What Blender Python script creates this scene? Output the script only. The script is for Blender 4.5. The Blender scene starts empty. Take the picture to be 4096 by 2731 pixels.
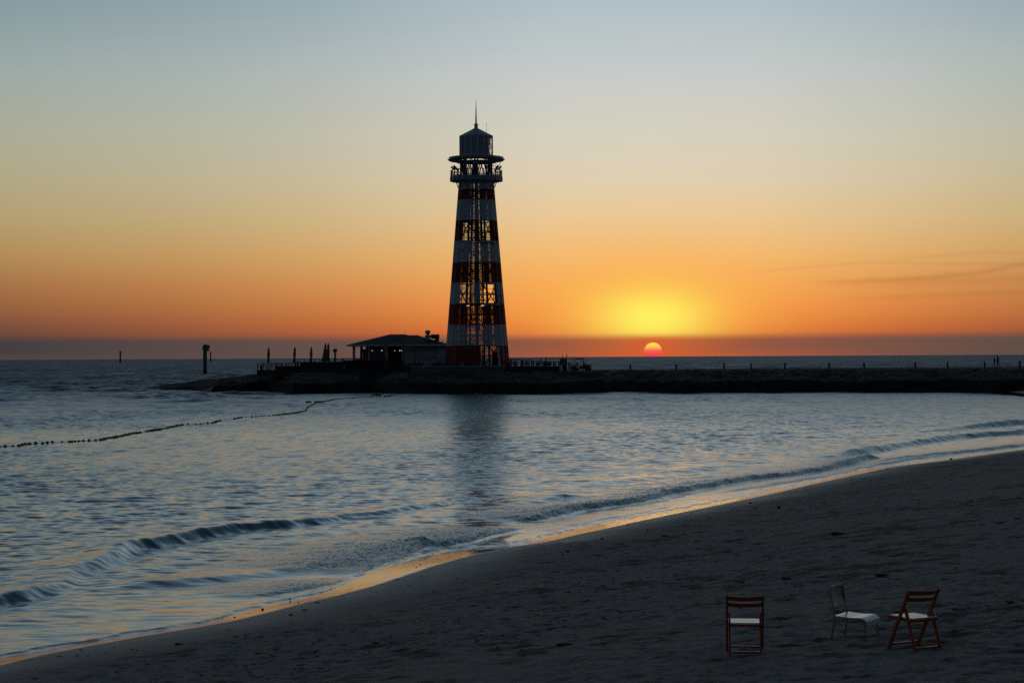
import bpy, bmesh, math, random
import numpy as np
from mathutils import Vector, Matrix

random.seed(7)
rng = np.random.default_rng(11)
SC = bpy.context.scene
COL = SC.collection
R = math.radians

# ------------------------------------------------------------------ camera
F_PX, CX, CY = 7790.0, 2048.0, 1365.5          # focal length and centre, in photo pixels
CAM = Vector((0.0, 0.0, 5.2))                   # eye height above the water
PITCH, ROLL = math.atan(62.0 / F_PX), R(0.294)
FWD = Vector((0, math.cos(PITCH), math.sin(PITCH)))
_R0 = Vector((1, 0, 0)); _U0 = Vector((0, -math.sin(PITCH), math.cos(PITCH)))
RIGHT = _R0 * math.cos(ROLL) - _U0 * math.sin(ROLL)
UP = _R0 * math.sin(ROLL) + _U0 * math.cos(ROLL)
cam_d = bpy.data.cameras.new('camera'); cam = bpy.data.objects.new('camera', cam_d); COL.objects.link(cam)
cam_d.sensor_width = 36.0; cam_d.sensor_fit = 'HORIZONTAL'; cam_d.lens = 36.0 * F_PX / 4096.0
cam_d.clip_start = 0.1; cam_d.clip_end = 60000
m = Matrix((RIGHT, UP, -FWD)).transposed().to_4x4(); m.translation = CAM
cam.matrix_world = m
SC.camera = cam


def ray(u, v):
    return FWD + RIGHT * ((u - CX) / F_PX) - UP * ((v - CY) / F_PX)


def P(u, v, d):                                  # the point of the place seen at photo pixel u, v at distance d
    r = ray(u, v); return CAM + r * (d / r.y)


def G(u, v, z=0.0):                              # ... and on the level z
    r = ray(u, v); return CAM + r * ((z - CAM.z) / r.z)


OV = 4096.0 / 2352.0

# ------------------------------------------------------------------ render settings
SC.render.engine = 'CYCLES'
SC.view_settings.view_transform = 'Standard'; SC.view_settings.look = 'None'
SC.view_settings.exposure = 0.0; SC.view_settings.gamma = 1.0; SC.view_settings.use_curve_mapping = False
SC.cycles.use_denoising = False
SC.cycles.max_bounces = 8; SC.cycles.transparent_max_bounces = 16; SC.cycles.glossy_bounces = 4; SC.cycles.diffuse_bounces = 3
SC.cycles.caustics_reflective = False; SC.cycles.caustics_refractive = False


# ------------------------------------------------------------------ materials
def lin(r, g, b):
    f = lambda c: (c / 255.0 / 12.92) if c / 255.0 <= 0.04045 else ((c / 255.0 + 0.055) / 1.055) ** 2.4
    return (f(r), f(g), f(b))


def mat(name, col, rough=0.6, var=0.25, scale=3.0, metal=0.0, bump=0.0, bscale=20.0, spec=0.5, ior=1.45):
    """A plain surface with some uneven tone (dirt, weather) and a little relief."""
    mt = bpy.data.materials.new(name); mt.use_nodes = True
    nt = mt.node_tree; bs = nt.nodes['Principled BSDF']
    tc = nt.nodes.new('ShaderNodeTexCoord')
    nz = nt.nodes.new('ShaderNodeTexNoise'); nz.inputs['Scale'].default_value = scale; nz.inputs['Detail'].default_value = 6
    nt.links.new(tc.outputs['Object'], nz.inputs['Vector'])
    mx = nt.nodes.new('ShaderNodeMix'); mx.data_type = 'RGBA'
    mx.inputs[6].default_value = (*[c * (1 - var) for c in col], 1); mx.inputs[7].default_value = (*[min(1, c * (1 + var)) for c in col], 1)
    nt.links.new(nz.outputs['Fac'], mx.inputs[0]); nt.links.new(mx.outputs[2], bs.inputs['Base Color'])
    bs.inputs['Roughness'].default_value = rough; bs.inputs['Metallic'].default_value = metal
    bs.inputs['Specular IOR Level'].default_value = spec; bs.inputs['IOR'].default_value = ior
    if bump:
        n2 = nt.nodes.new('ShaderNodeTexNoise'); n2.inputs['Scale'].default_value = bscale; n2.inputs['Detail'].default_value = 5
        nt.links.new(tc.outputs['Object'], n2.inputs['Vector'])
        bp = nt.nodes.new('ShaderNodeBump'); bp.inputs['Strength'].default_value = 0.6; bp.inputs['Distance'].default_value = bump
        nt.links.new(n2.outputs['Fac'], bp.inputs['Height']); nt.links.new(bp.outputs['Normal'], bs.inputs['Normal'])
    return mt


def glow(name, col, strength):
    mt = bpy.data.materials.new(name); mt.use_nodes = True
    bs = mt.node_tree.nodes['Principled BSDF']
    bs.inputs['Emission Color'].default_value = (*col, 1); bs.inputs['Emission Strength'].default_value = strength
    bs.inputs['Base Color'].default_value = (0.8, 0.8, 0.8, 1)
    return mt


M = dict(
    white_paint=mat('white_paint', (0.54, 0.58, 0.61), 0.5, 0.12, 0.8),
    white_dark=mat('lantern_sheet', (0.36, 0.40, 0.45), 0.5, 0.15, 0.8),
    red_paint=mat('red_paint', (0.26, 0.014, 0.010), 0.55, 0.2, 0.8),
    steel=mat('dark_steel', (0.07, 0.08, 0.09), 0.5, 0.2, 1.5),
    grey_steel=mat('grey_steel', (0.25, 0.28, 0.31), 0.45, 0.15, 1.5),
    black=mat('black_plastic', (0.02, 0.02, 0.02), 0.5, 0.2),
    lens=mat('lens_glass', (0.02, 0.025, 0.03), 0.08, 0.1),
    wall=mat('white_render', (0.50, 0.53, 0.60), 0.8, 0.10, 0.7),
    shade_wall=mat('blue_wall', (0.10, 0.14, 0.17), 0.8, 0.2, 0.6),  # blue-white wall with its shade put into a darker base colour
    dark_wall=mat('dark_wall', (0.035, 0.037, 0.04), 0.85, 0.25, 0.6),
    roof=mat('roof_shingle', (0.035, 0.03, 0.03), 0.9, 0.25, 5.0),
    timber=mat('deck_timber', (0.06, 0.048, 0.038), 0.8, 0.3, 2.0),
    glass=mat('window_glass', (0.03, 0.045, 0.05), 0.1, 0.1),
    curtain=mat('red_curtain', (0.10, 0.02, 0.015), 0.9, 0.2),
    canvas=mat('parasol_canvas', (0.20, 0.17, 0.14), 0.9, 0.2, 2.0),
    duct=mat('galvanised_duct', (0.40, 0.40, 0.40), 0.5, 0.15, 3.0),
    green_paint=mat('green_paint', (0.016, 0.14, 0.10), 0.5, 0.25, 0.6),
    pale_green=mat('pale_green_paint', (0.13, 0.26, 0.28), 0.5, 0.2, 0.5),
    weed=mat('waterline_growth', (0.02, 0.018, 0.014), 0.8, 0.3),
    marker_red=mat('marker_red', (0.12, 0.012, 0.015), 0.5, 0.25, 0.5),
    float_yellow=mat('float_yellow', (0.32, 0.20, 0.015), 0.45, 0.35, 9.0),
    rope=mat('wet_rope', (0.05, 0.05, 0.045), 0.8, 0.2),
    post=mat('post_timber', (0.03, 0.028, 0.028), 0.85, 0.3, 4.0),
    leaf=mat('leaf', (0.025, 0.04, 0.018), 0.6, 0.4, 6.0),
    chair_red=mat('chair_red_wood', (0.38, 0.055, 0.014), 0.42, 0.3, 8.0, bump=0.0006, bscale=60),
    chair_white=mat('chair_white', (0.60, 0.61, 0.60), 0.24, 0.10, 6.0),
    seat_white=mat('seat_slat', (0.76, 0.70, 0.66), 0.2, 0.10, 9.0),
    cream_shaded=mat('shaded_cream', (0.27, 0.265, 0.23), 0.5, 0.2, 9.0),  # cream of the chair tubes, darkened to hold the shade on the backrest
    skin=mat('skin', (0.22, 0.12, 0.085), 0.6, 0.1),
    cloth_dark=mat('dark_cloth', (0.03, 0.03, 0.04), 0.9, 0.2),
    cloth_navy=mat('navy_cloth', (0.025, 0.035, 0.07), 0.9, 0.2),
    hair=mat('hair', (0.015, 0.012, 0.01), 0.6, 0.2),
    cart_blue=mat('cart_paint', (0.40, 0.47, 0.56), 0.35, 0.1),
    tyre=mat('tyre_rubber', (0.015, 0.015, 0.015), 0.8, 0.2),
    tan=mat('tan_vinyl', (0.32, 0.22, 0.12), 0.6, 0.15),
    boulder=mat('boulder_stone', (0.17, 0.16, 0.15), 0.9, 0.35, 1.3, bump=0.05, bscale=4),
    stone=mat('beach_stone', (0.05, 0.045, 0.04), 0.8, 0.3, 9.0),
    debris=mat('seaweed', (0.035, 0.028, 0.02), 0.9, 0.3, 9.0),
    foam=mat('sea_foam', (0.75, 0.78, 0.80), 0.7, 0.1),
    bulb=glow('lit_bulb', (1.0, 0.86, 0.6), 1.8),
    tube=glow('lit_tube', (1.0, 0.92, 0.72), 2.2),
    board=mat('grey_board', (0.13, 0.14, 0.155), 0.7, 0.15),
)


# ------------------------------------------------------------------ object helpers
def props(o, label=None, cat=None, group=None, kind=None):
    if label: o['label'] = label
    if cat: o['category'] = cat
    if group: o['group'] = group
    if kind: o['kind'] = kind
    return o


def thing(name, label, cat, loc=(0, 0, 0), rz=0.0, group=None):
    o = bpy.data.objects.new(name, None); COL.objects.link(o)
    o.location = loc; o.rotation_euler = (0, 0, rz); o.empty_display_size = 0.3
    return props(o, label, cat, group)


def kids(o):
    return [c for c in bpy.data.objects if c.parent == o]


def dup(o, loc=None, rz=None, parent=None, label=None):
    c = o.copy(); COL.objects.link(c)
    if parent is not None: c.parent = parent
    if loc is not None: c.location = loc
    if rz is not None: c.rotation_euler = (c.rotation_euler[0], c.rotation_euler[1], rz)
    if label: c['label'] = label
    for ch in kids(o): dup(ch, parent=c)
    return c


class MB:
    """Collects shapes and links them as one mesh object."""
    def __init__(s): s.v = []; s.f = []

    def add(s, vs, fs):
        n = len(s.v); s.v += [tuple(p) for p in vs]; s.f += [tuple(i + n for i in f) for f in fs]; return s

    def hexa(s, p):                              # eight corners: bottom ring, then top ring
        return s.add(p, [(0, 3, 2, 1), (4, 5, 6, 7), (0, 1, 5, 4), (1, 2, 6, 5), (2, 3, 7, 6), (3, 0, 4, 7)])

    def box(s, x0, x1, y0, y1, z0, z1):
        return s.hexa([(x0, y0, z0), (x1, y0, z0), (x1, y1, z0), (x0, y1, z0), (x0, y0, z1), (x1, y0, z1), (x1, y1, z1), (x0, y1, z1)])

    def bar(s, a, b, w, h=None, up=(0, 0, 1)):   # a square bar from a to b
        a, b, up = Vector(a), Vector(b), Vector(up); h = h or w
        d = (b - a).normalized()
        if abs(d.dot(up)) > 0.98: up = Vector((0, 1, 0))
        x = d.cross(up).normalized() * (w / 2); y = x.cross(d).normalized() * (h / 2)
        return s.hexa([a - x - y, a + x - y, a + x + y, a - x + y, b - x - y, b + x - y, b + x + y, b - x + y])

    def tube(s, pts, r, n=8, cap=True):          # r may be a number or one per point
        pts = [Vector(p) for p in pts]; rr = r if isinstance(r, (list, tuple)) else [r] * len(pts)
        base = len(s.v); prev = None
        for i, p in enumerate(pts):
            d = (pts[min(i + 1, len(pts) - 1)] - pts[max(i - 1, 0)]).normalized()
            if prev is None:
                up = Vector((0, 0, 1)) if abs(d.z) < 0.9 else Vector((1, 0, 0)); x = d.cross(up).normalized()
            else:
                x = (prev - d * prev.dot(d)).normalized()
            prev = x; y = d.cross(x)
            for k in range(n):
                a = 2 * math.pi * k / n; q = p + (x * math.cos(a) + y * math.sin(a)) * rr[i]; s.v.append(tuple(q))
        for i in range(len(pts) - 1):
            for k in range(n):
                a, b = base + i * n + k, base + i * n + (k + 1) % n; s.f.append((a, b, b + n, a + n))
        if cap:
            s.f.append(tuple(base + k for k in range(n))[::-1]); e = base + (len(pts) - 1) * n
            s.f.append(tuple(e + k for k in range(n)))
        return s

    def lathe(s, prof, n=32, c=(0, 0), closed=False, a0=0.0, a1=360.0, wob=None):
        base = len(s.v); full = abs(a1 - a0 - 360) < 1e-6; m_ = n if full else n + 1
        for (r, z) in prof:
            for k in range(m_):
                a = R(a0 + (a1 - a0) * k / n); q = r * (wob(a, z) if wob else 1)
                s.v.append((c[0] + q * math.sin(a), c[1] - q * math.cos(a), z))
        rows = len(prof)
        for i in range(rows if closed else rows - 1):
            j = (i + 1) % rows
            for k in range(n):
                k2 = (k + 1) % m_
                s.f.append((base + i * m_ + k, base + i * m_ + k2, base + j * m_ + k2, base + j * m_ + k))
        if not closed and full:
            if prof[0][0] > 1e-4: s.f.append(tuple(base + k for k in range(m_))[::-1])
            if prof[-1][0] > 1e-4: s.f.append(tuple(base + (rows - 1) * m_ + k for k in range(m_)))
        return s

    def ball(s, c, r, n=12, m_=8, sq=(1, 1, 1), wob=None):
        vs = []; fs = []
        vs.append((c[0], c[1], c[2] - r * sq[2]))
        for i in range(1, m_):
            t = -math.pi / 2 + math.pi * i / m_
            for k in range(n):
                a = 2 * math.pi * k / n; q = r * (wob() if wob else 1)
                vs.append((c[0] + q * sq[0] * math.cos(t) * math.cos(a), c[1] + q * sq[1] * math.cos(t) * math.sin(a), c[2] + q * sq[2] * math.sin(t)))
        vs.append((c[0], c[1], c[2] + r * sq[2])); e = len(vs) - 1
        for k in range(n):
            fs.append((0, 1 + (k + 1) % n, 1 + k)); fs.append((e, e - n + k, e - n + (k + 1) % n))
            for i in range(m_ - 2):
                a, b = 1 + i * n + k, 1 + i * n + (k + 1) % n; fs.append((a, b, b + n, a + n))
        return s.add(vs, fs)

    def build(s, name, mt, parent=None, off=None, smooth=False, bevel=0.0):
        me = bpy.data.meshes.new(name)
        vs = s.v if off is None else [(a - off[0], b - off[1], c - off[2]) for a, b, c in s.v]
        me.from_pydata(vs, [], s.f); me.materials.append(mt)
        bm = bmesh.new(); bm.from_mesh(me); bmesh.ops.recalc_face_normals(bm, faces=bm.faces); bm.to_mesh(me); bm.free()
        if smooth: me.polygons.foreach_set('use_smooth', [True] * len(me.polygons))
        o = bpy.data.objects.new(name, me); COL.objects.link(o)
        if parent is not None: o.parent = parent
        if bevel:
            b = o.modifiers.new('bevel', 'BEVEL'); b.width = bevel; b.segments = 2; b.limit_method = 'ANGLE'
        return o


# ------------------------------------------------------------------ numeric noise
_perm = rng.permutation(512); _perm = np.concatenate([_perm, _perm, _perm])
_ga = rng.uniform(0, 2 * np.pi, 512); _gx, _gy = np.cos(_ga), np.sin(_ga)


def perlin(x, y):
    xi = np.floor(x).astype(np.int64); yi = np.floor(y).astype(np.int64); xf = x - xi; yf = y - yi
    xi &= 511; yi &= 511
    def g(ix, iy, fx, fy):
        h = _perm[_perm[ix & 511] + (iy & 511)] & 511; return _gx[h] * fx + _gy[h] * fy
    u = xf ** 3 * (xf * (xf * 6 - 15) + 10); v = yf ** 3 * (yf * (yf * 6 - 15) + 10)
    a = g(xi, yi, xf, yf); b = g(xi + 1, yi, xf - 1, yf); c = g(xi, yi + 1, xf, yf - 1); d = g(xi + 1, yi + 1, xf - 1, yf - 1)
    return (a + u * (b - a)) * (1 - v) + (c + u * (d - c)) * v


def fbm(x, y, o=4, gain=0.5):
    t = 0; a = 1.0
    for i in range(o): t = t + a * perlin(x * 2 ** i + 17.3 * i, y * 2 ** i - 9.1 * i); a *= gain
    return t


def dents(x, y, cell, rad, seed=0):
    """Random dimples, one per cell: 1 in their middle, 0 outside."""
    xc = np.floor(x / cell).astype(np.int64); yc = np.floor(y / cell).astype(np.int64); best = np.zeros_like(x)
    for i in (-1, 0, 1):
        for j in (-1, 0, 1):
            h = _perm[_perm[(xc + i + seed) & 511] + ((yc + j) & 511)] & 511
            px = (xc + i + 0.5 + 0.48 * _gx[h]) * cell; py = (yc + j + 0.5 + 0.48 * _gy[(h * 7 + 3) & 511]) * cell
            ang = _ga[(h * 3 + 5) & 511]; dx, dy = x - px, y - py
            ex = dx * np.cos(ang) + dy * np.sin(ang); ey = -dx * np.sin(ang) + dy * np.cos(ang)
            rr = rad * (0.7 + 0.6 * (h % 17) / 17.0)
            best = np.maximum(best, np.exp(-((ex / (rr * 1.5)) ** 2 + (ey / rr) ** 2) ** 1.4) * (h % 5 != 0))
    return best


def sstep(a, b, x):
    t = np.clip((x - a) / (b - a), 0, 1); return t * t * (3 - 2 * t)


def seg_dist(px, py, poly):
    """Signed distance to a polyline (positive on its right-hand side) and the running length of the nearest point."""
    best = np.full(px.shape, 1e18); sg = np.zeros_like(px); tt = np.zeros_like(px); run = 0.0
    for (ax, ay), (bx, by) in zip(poly[:-1], poly[1:]):
        dx, dy = bx - ax, by - ay; L2 = dx * dx + dy * dy; L = math.sqrt(L2)
        t = np.clip(((px - ax) * dx + (py - ay) * dy) / L2, 0, 1)
        qx, qy = px - ax - t * dx, py - ay - t * dy; d2 = qx * qx + qy * qy
        k = d2 < best; best = np.where(k, d2, best)
        sg = np.where(k, np.where(dx * qy - dy * qx < 0, 1.0, -1.0), sg); tt = np.where(k, run + t * L, tt); run += L
    return np.sqrt(best) * sg, tt, run


def grid_mesh(name, X, Y, Z, mt, attrs=None):
    r, c = X.shape
    me = bpy.data.meshes.new(name); nv = r * c; nf = (r - 1) * (c - 1)
    me.vertices.add(nv); co = np.empty((nv, 3), np.float32); co[:, 0] = X.ravel(); co[:, 1] = Y.ravel(); co[:, 2] = Z.ravel()
    me.vertices.foreach_set('co', co.ravel())
    idx = np.arange(nv, dtype=np.int32).reshape(r, c)
    q = np.stack([idx[:-1, :-1], idx[:-1, 1:], idx[1:, 1:], idx[1:, :-1]], -1).reshape(-1, 4)
    me.loops.add(nf * 4); me.loops.foreach_set('vertex_index', q.ravel())
    me.polygons.add(nf); me.polygons.foreach_set('loop_start', np.arange(0, nf * 4, 4, dtype=np.int32))
    me.polygons.foreach_set('use_smooth', np.ones(nf, bool))
    me.update(calc_edges=True)
    for k, a in (attrs or {}).items():
        at = me.attributes.new(k, 'FLOAT', 'POINT'); at.data.foreach_set('value', np.ascontiguousarray(a, np.float32).ravel())
    me.materials.append(mt)
    o = bpy.data.objects.new(name, me); COL.objects.link(o); return o


# ------------------------------------------------------------------ shader expressions
class X:
    """A node socket (or number) that can be calculated with."""
    nt = None
    def __init__(s, v): s.v = v
    @staticmethod
    def op(o, *a):
        n = X.nt.nodes.new('ShaderNodeMath'); n.operation = o
        for i, q in enumerate(a):
            q = q.v if isinstance(q, X) else q
            if isinstance(q, (int, float)): n.inputs[i].default_value = q
            else: X.nt.links.new(q, n.inputs[i])
        return X(n.outputs[0])
    def __add__(s, o): return X.op('ADD', s, o)
    __radd__ = __add__
    def __sub__(s, o): return X.op('SUBTRACT', s, o)
    def __rsub__(s, o): return X.op('SUBTRACT', o, s)
    def __mul__(s, o): return X.op('MULTIPLY', s, o)
    __rmul__ = __mul__
    def __truediv__(s, o): return X.op('DIVIDE', s, o)
    def __neg__(s): return X.op('MULTIPLY', s, -1.0)


def xexp(a): return X.op('EXPONENT', a)
def xabs(a): return X.op('ABSOLUTE', a)


def xstep(a, b, x):
    n = X.nt.nodes.new('ShaderNodeMapRange'); n.interpolation_type = 'SMOOTHSTEP'; n.clamp = True
    n.inputs['From Min'].default_value = a; n.inputs['From Max'].default_value = b
    if a > b:
        n.inputs['From Min'].default_value = b; n.inputs['From Max'].default_value = a; n.inputs['To Min'].default_value = 1; n.inputs['To Max'].default_value = 0
    X.nt.links.new(x.v, n.inputs['Value']); return X(n.outputs['Result'])


def xramp(x, stops, lo, hi):
    t = (x - lo) / (hi - lo)
    n = X.nt.nodes.new('ShaderNodeValToRGB'); n.color_ramp.interpolation = 'LINEAR'
    el = n.color_ramp.elements
    while len(el) > 1: el.remove(el[-1])
    for i, (p, c) in enumerate(stops):
        e = el[0] if i == 0 else el.new((p - lo) / (hi - lo)); e.position = (p - lo) / (hi - lo); e.color = (*c, 1)
    X.nt.links.new(t.v, n.inputs[0]); return X(n.outputs[0])


def cmix(f, a, b, mode='MIX'):
    n = X.nt.nodes.new('ShaderNodeMix'); n.data_type = 'RGBA'; n.blend_type = mode; n.clamp_factor = True
    for i, q in ((0, f), (6, a), (7, b)):
        q = q.v if isinstance(q, X) else q
        if isinstance(q, (int, float)): n.inputs[i].default_value = q
        elif isinstance(q, tuple): n.inputs[i].default_value = (*q, 1)
        else: X.nt.links.new(q, n.inputs[i])
    return X(n.outputs[2])


# ------------------------------------------------------------------ sky and sun
SUN_AZ, SUN_EL = math.degrees(math.atan((2612 - CX) / F_PX)), 0.14


def build_world():
    w = bpy.data.worlds.new('World'); SC.world = w; w.use_nodes = True
    nt = w.node_tree; X.nt = nt
    for n in list(nt.nodes): nt.nodes.remove(n)
    out = nt.nodes.new('ShaderNodeOutputWorld'); bg = nt.nodes.new('ShaderNodeBackground')
    nt.links.new(bg.outputs[0], out.inputs[0])
    tc = nt.nodes.new('ShaderNodeTexCoord'); sp = nt.nodes.new('ShaderNodeSeparateXYZ'); nt.links.new(tc.outputs['Generated'], sp.inputs[0])
    x, y, z = (X(sp.outputs[i]) for i in range(3))
    el = X.op('ARCSINE', z) * 57.29578
    az = X.op('ARCTAN2', x, y) * 57.29578 - SUN_AZ
    aa = xabs(az)
    t = X.op('SQRT', X.op('MAXIMUM', el, 0.0))
    s = lambda l: [(math.sqrt(e), lin(*c)) for e, c in l]
    near = xramp(t, s([(0, (176, 82, 50)), (0.45, (204, 98, 52)), (0.7, (222, 112, 54)), (1.0, (236, 130, 60)), (1.5, (245, 150, 73)), (2.2, (246, 170, 92)), (3.0, (243, 187, 116)), (4.0, (235, 200, 148)),
                       (5.2, (224, 207, 176)), (6.5, (214, 208, 191)), (8.2, (200, 204, 201)), (10.5, (174, 191, 200)), (14, (168, 196, 211)), (25, (146, 177, 200)), (50, (74, 96, 120)), (90, (38, 50, 66))]), 0, 9.5)
    mid = xramp(t, s([(0, (84, 70, 68)), (0.45, (92, 68, 62)), (0.7, (106, 72, 60)), (1.0, (126, 80, 58)), (1.5, (150, 97, 63)), (2.2, (168, 117, 73)), (3.0, (178, 141, 90)), (4.0, (179, 158, 112)),
                      (5.2, (178, 168, 134)), (6.5, (171, 172, 152)), (8.2, (156, 170, 166)), (10.5, (130, 152, 160)), (14, (130, 157, 172)), (25, (114, 142, 165)), (50, (62, 82, 104)), (90, (38, 50, 66))]), 0, 9.5)
    anti = xramp(t, s([(0, (38, 43, 52)), (3, (46, 50, 58)), (8, (54, 57, 66)), (15, (54, 61, 72)), (30, (48, 58, 72)), (90, (38, 50, 66))]), 0, 9.5)
    f1 = xramp(aa, [(0, (0, 0, 0)), (3, (0.03,) * 3), (6, (0.24,) * 3), (10, (0.56,) * 3), (14, (0.80,) * 3), (19, (1, 1, 1)), (180, (1, 1, 1))], 0, 180)
    f2 = xstep(22, 110, aa)
    c = cmix(f2, cmix(f1, near, mid), anti)
    # the yellow and orange glow over the sun
    g1 = xexp(-(az * az / (1.65 ** 2) + (el - 1.15) * (el - 1.15) / (0.80 ** 2)))
    g2 = xexp(-(az * az / (3.9 ** 2) + (el - 1.5) * (el - 1.5) / (1.7 ** 2)))
    c = cmix(X.op('MULTIPLY', g2, 0.64), c, lin(255, 184, 78))
    c = cmix(X.op('MULTIPLY', g1, 1.0), c, lin(255, 240, 96))
    # thin streaks of cloud low on the right
    nz = nt.nodes.new('ShaderNodeTexNoise'); nz.inputs['Scale'].default_value = 14; nz.inputs['Detail'].default_value = 4
    mp = nt.nodes.new('ShaderNodeMapping'); mp.inputs['Scale'].default_value = (1, 1, 6); nt.links.new(tc.outputs['Generated'], mp.inputs[0]); nt.links.new(mp.outputs[0], nz.inputs['Vector'])
    wob = (X(nz.outputs['Fac']) - 0.5) * 0.16
    raz = az + SUN_AZ
    def streak(pts, w0, amp, lo, hi):
        cur = xramp(raz, [(p, (e / 5.0,) * 3) for p, e in pts], 0, 30) * 5.0
        d = (el + wob - cur) / w0
        fade = xstep(lo, lo + 2.5, raz) * xstep(hi + 2.0, hi, raz)
        return xexp(-(d * d)) * fade * amp
    st = streak([(6, 2.08), (9.4, 2.12), (12.07, 2.235), (13.5, 2.34), (14.7, 2.54), (18, 2.9)], 0.08, 0.22, 8.0, 17) \
        + streak([(6, 1.95), (9.4, 2.02), (12, 2.10), (13.5, 2.12), (14.7, 2.14), (18, 2.3)], 0.14, 0.16, 9.5, 17) \
        + streak([(6, 2.40), (7.3, 2.47), (8.8, 2.60), (10.6, 2.69), (12.4, 2.63), (14.2, 2.56), (18, 2.6)], 0.05, 0.09, 6, 16) \
        + streak([(10, 2.72), (12.4, 2.84), (13.7, 2.93), (14.7, 2.89), (18, 2.8)], 0.05, 0.09, 10, 17) \
        + streak([(6, 1.6), (10, 1.66), (14, 1.74), (18, 1.8)], 0.10, 0.14, 9, 17)
    c = cmix(st, c, lin(150, 78, 42))
    # the grey bank of haze lying on the horizon
    hz = xramp(aa, [(0, lin(196, 92, 52)), (1.2, lin(180, 88, 54)), (3, lin(142, 84, 64)), (6, lin(116, 82, 70)), (10, lin(92, 78, 72)), (15, lin(78, 70, 69)), (19, lin(64, 61, 63)), (30, lin(58, 57, 62)), (90, lin(46, 50, 64)), (180, lin(36, 40, 54))], 0, 180)
    edge = el + (X(nz.outputs['Fac']) - 0.5) * 0.06
    c = cmix(xstep(0.74, 0.44, edge) * 0.92, c, hz)
    c = cmix(xexp(-(el * el / (0.16 ** 2))) * 0.35, c, cmix(xstep(0, 10, aa), lin(214, 96, 58), lin(96, 78, 72)))
    # the sun's disc, half sunk in the haze
    dx = az; dy = el - SUN_EL; dist = X.op('SQRT', dx * dx + dy * dy)
    band = (X(nz.outputs['Fac']) - 0.5) * 0.05
    disc = xramp(el + band, [(0, lin(226, 70, 66)), (0.10, lin(240, 82, 74)), (0.17, lin(247, 104, 84)), (0.22, lin(255, 142, 96)), (0.25, lin(255, 172, 92)), (0.29, lin(255, 196, 82)), (0.36, lin(255, 224, 66)), (0.5, lin(255, 224, 66))], 0, 0.5)
    halo = xexp(-(dist * dist / (0.75 ** 2))) * 0.5
    c = cmix(halo * xstep(0.62, 0.5, el), c, lin(222, 88, 44))
    c = cmix(xstep(0.275, 0.252, dist), c, disc)
    # the upper sky, out of the picture
    sky = nt.nodes.new('ShaderNodeTexSky'); sky.sky_type = 'NISHITA'; sky.sun_disc = False
    sky.sun_elevation = R(SUN_EL + 0.6); sky.sun_rotation = R(SUN_AZ); sky.air_density = 1.0; sky.dust_density = 2.0; sky.ozone_density = 2.0
    up = cmix(1.0, X(sky.outputs[0]), (SKY_S,) * 3, 'MULTIPLY')
    c = cmix(xstep(13, 40, el) * 0.6, c, up)
    c = cmix(xstep(-0.05, -0.6, el), c, (0.03, 0.04, 0.055))
    nt.links.new(c.v, bg.inputs['Color']); bg.inputs['Strength'].default_value = 1.0
    sl = bpy.data.lights.new('sun', 'SUN'); so = bpy.data.objects.new('sun', sl); COL.objects.link(so)
    sl.energy = 0.004; sl.angle = R(4.0); sl.color = (1.0, 0.45, 0.18)
    d = Vector((math.sin(R(SUN_AZ)) * math.cos(R(1.2)), math.cos(R(SUN_AZ)) * math.cos(R(1.2)), math.sin(R(1.2))))
    so.rotation_euler = d.to_track_quat('Z', 'Y').to_euler()


SKY_S = 0.10
build_world()

# ------------------------------------------------------------------ shoreline
def gpoly(pts, z=0.0): return [(G(u * OV, v * OV, z).x, G(u * OV, v * OV, z).y) for u, v in pts]


WATER_IN = gpoly([(0, 1508), (150, 1482), (300, 1456), (420, 1437), (480, 1426), (560, 1403), (620, 1388), (700, 1371), (780, 1346), (850, 1312), (930, 1288), (1010, 1268),
             (1090, 1258), (1150, 1252), (1207, 1244), (1318, 1215), (1400, 1198), (1493, 1180), (1591, 1162), (1747, 1132), (1903, 1098), (2000, 1075), (2098, 1064), (2240, 1045.5), (2352, 1030.5)])
DRY_IN = gpoly([(0, 1531), (130, 1498), (300, 1465), (450, 1440), (580, 1415), (720, 1380), (820, 1357), (900, 1335), (1000, 1306), (1080, 1285), (1150, 1272), (1215, 1255),
            (1318, 1231), (1400, 1216), (1493, 1196), (1600, 1173), (1755, 1139), (1850, 1115), (1910, 1102), (2030, 1078), (2100, 1069), (2240, 1048), (2352, 1033)], 0.06)
WATER_EDGE = [(-36.0, -22.0), (-24.0, 3.0), (-16.5, 18.0)]
DRY_EDGE = [(-34.0, -24.0), (-22.5, 1.5), (-15.3, 16.5)]

def smooth_poly(pts, n=6):
    out = []
    for i in range(len(pts) - 1):
        p0 = pts[max(i - 1, 0)]; p1 = pts[i]; p2 = pts[i + 1]; p3 = pts[min(i + 2, len(pts) - 1)]
        for k in range(n):
            t = k / n
            out.append(tuple(0.5 * (2 * b + (c - a) * t + (2 * a - 5 * b + 4 * c - d) * t * t + (3 * b - a - 3 * c + d) * t ** 3) for a, b, c, d in zip(p0, p1, p2, p3)))
    out.append(tuple(pts[-1])); return out


WATER_EDGE += smooth_poly(WATER_IN, 3) + [(38.0, 128.0), (48.0, 155.0), (55.0, 185.0), (58.5, 212.0), (61.8, 234.0), (63.9, 251.0), (63.6, 260.0), (60.2, 266.2), (52.0, 269.5), (40.0, 276.0)]
DRY_EDGE += smooth_poly(DRY_IN, 3) + [(39.5, 127.0), (49.5, 154.0), (57.0, 184.0), (61.0, 212.0), (64.0, 234.0), (66.0, 251.0), (66.0, 262.0), (61.5, 269.0), (53.0, 273.0), (41.0, 280.0)]


def beach_z(s):
    return np.where(s < 0, 0.05 * s, 0.100 * s) + 0.008 * np.maximum(0, np.sqrt((s - 2.2) ** 2 + 0.3) + (s - 2.2)) / 2 - 0.045 * np.maximum(0, s - 15.5) - 0.0025


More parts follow.
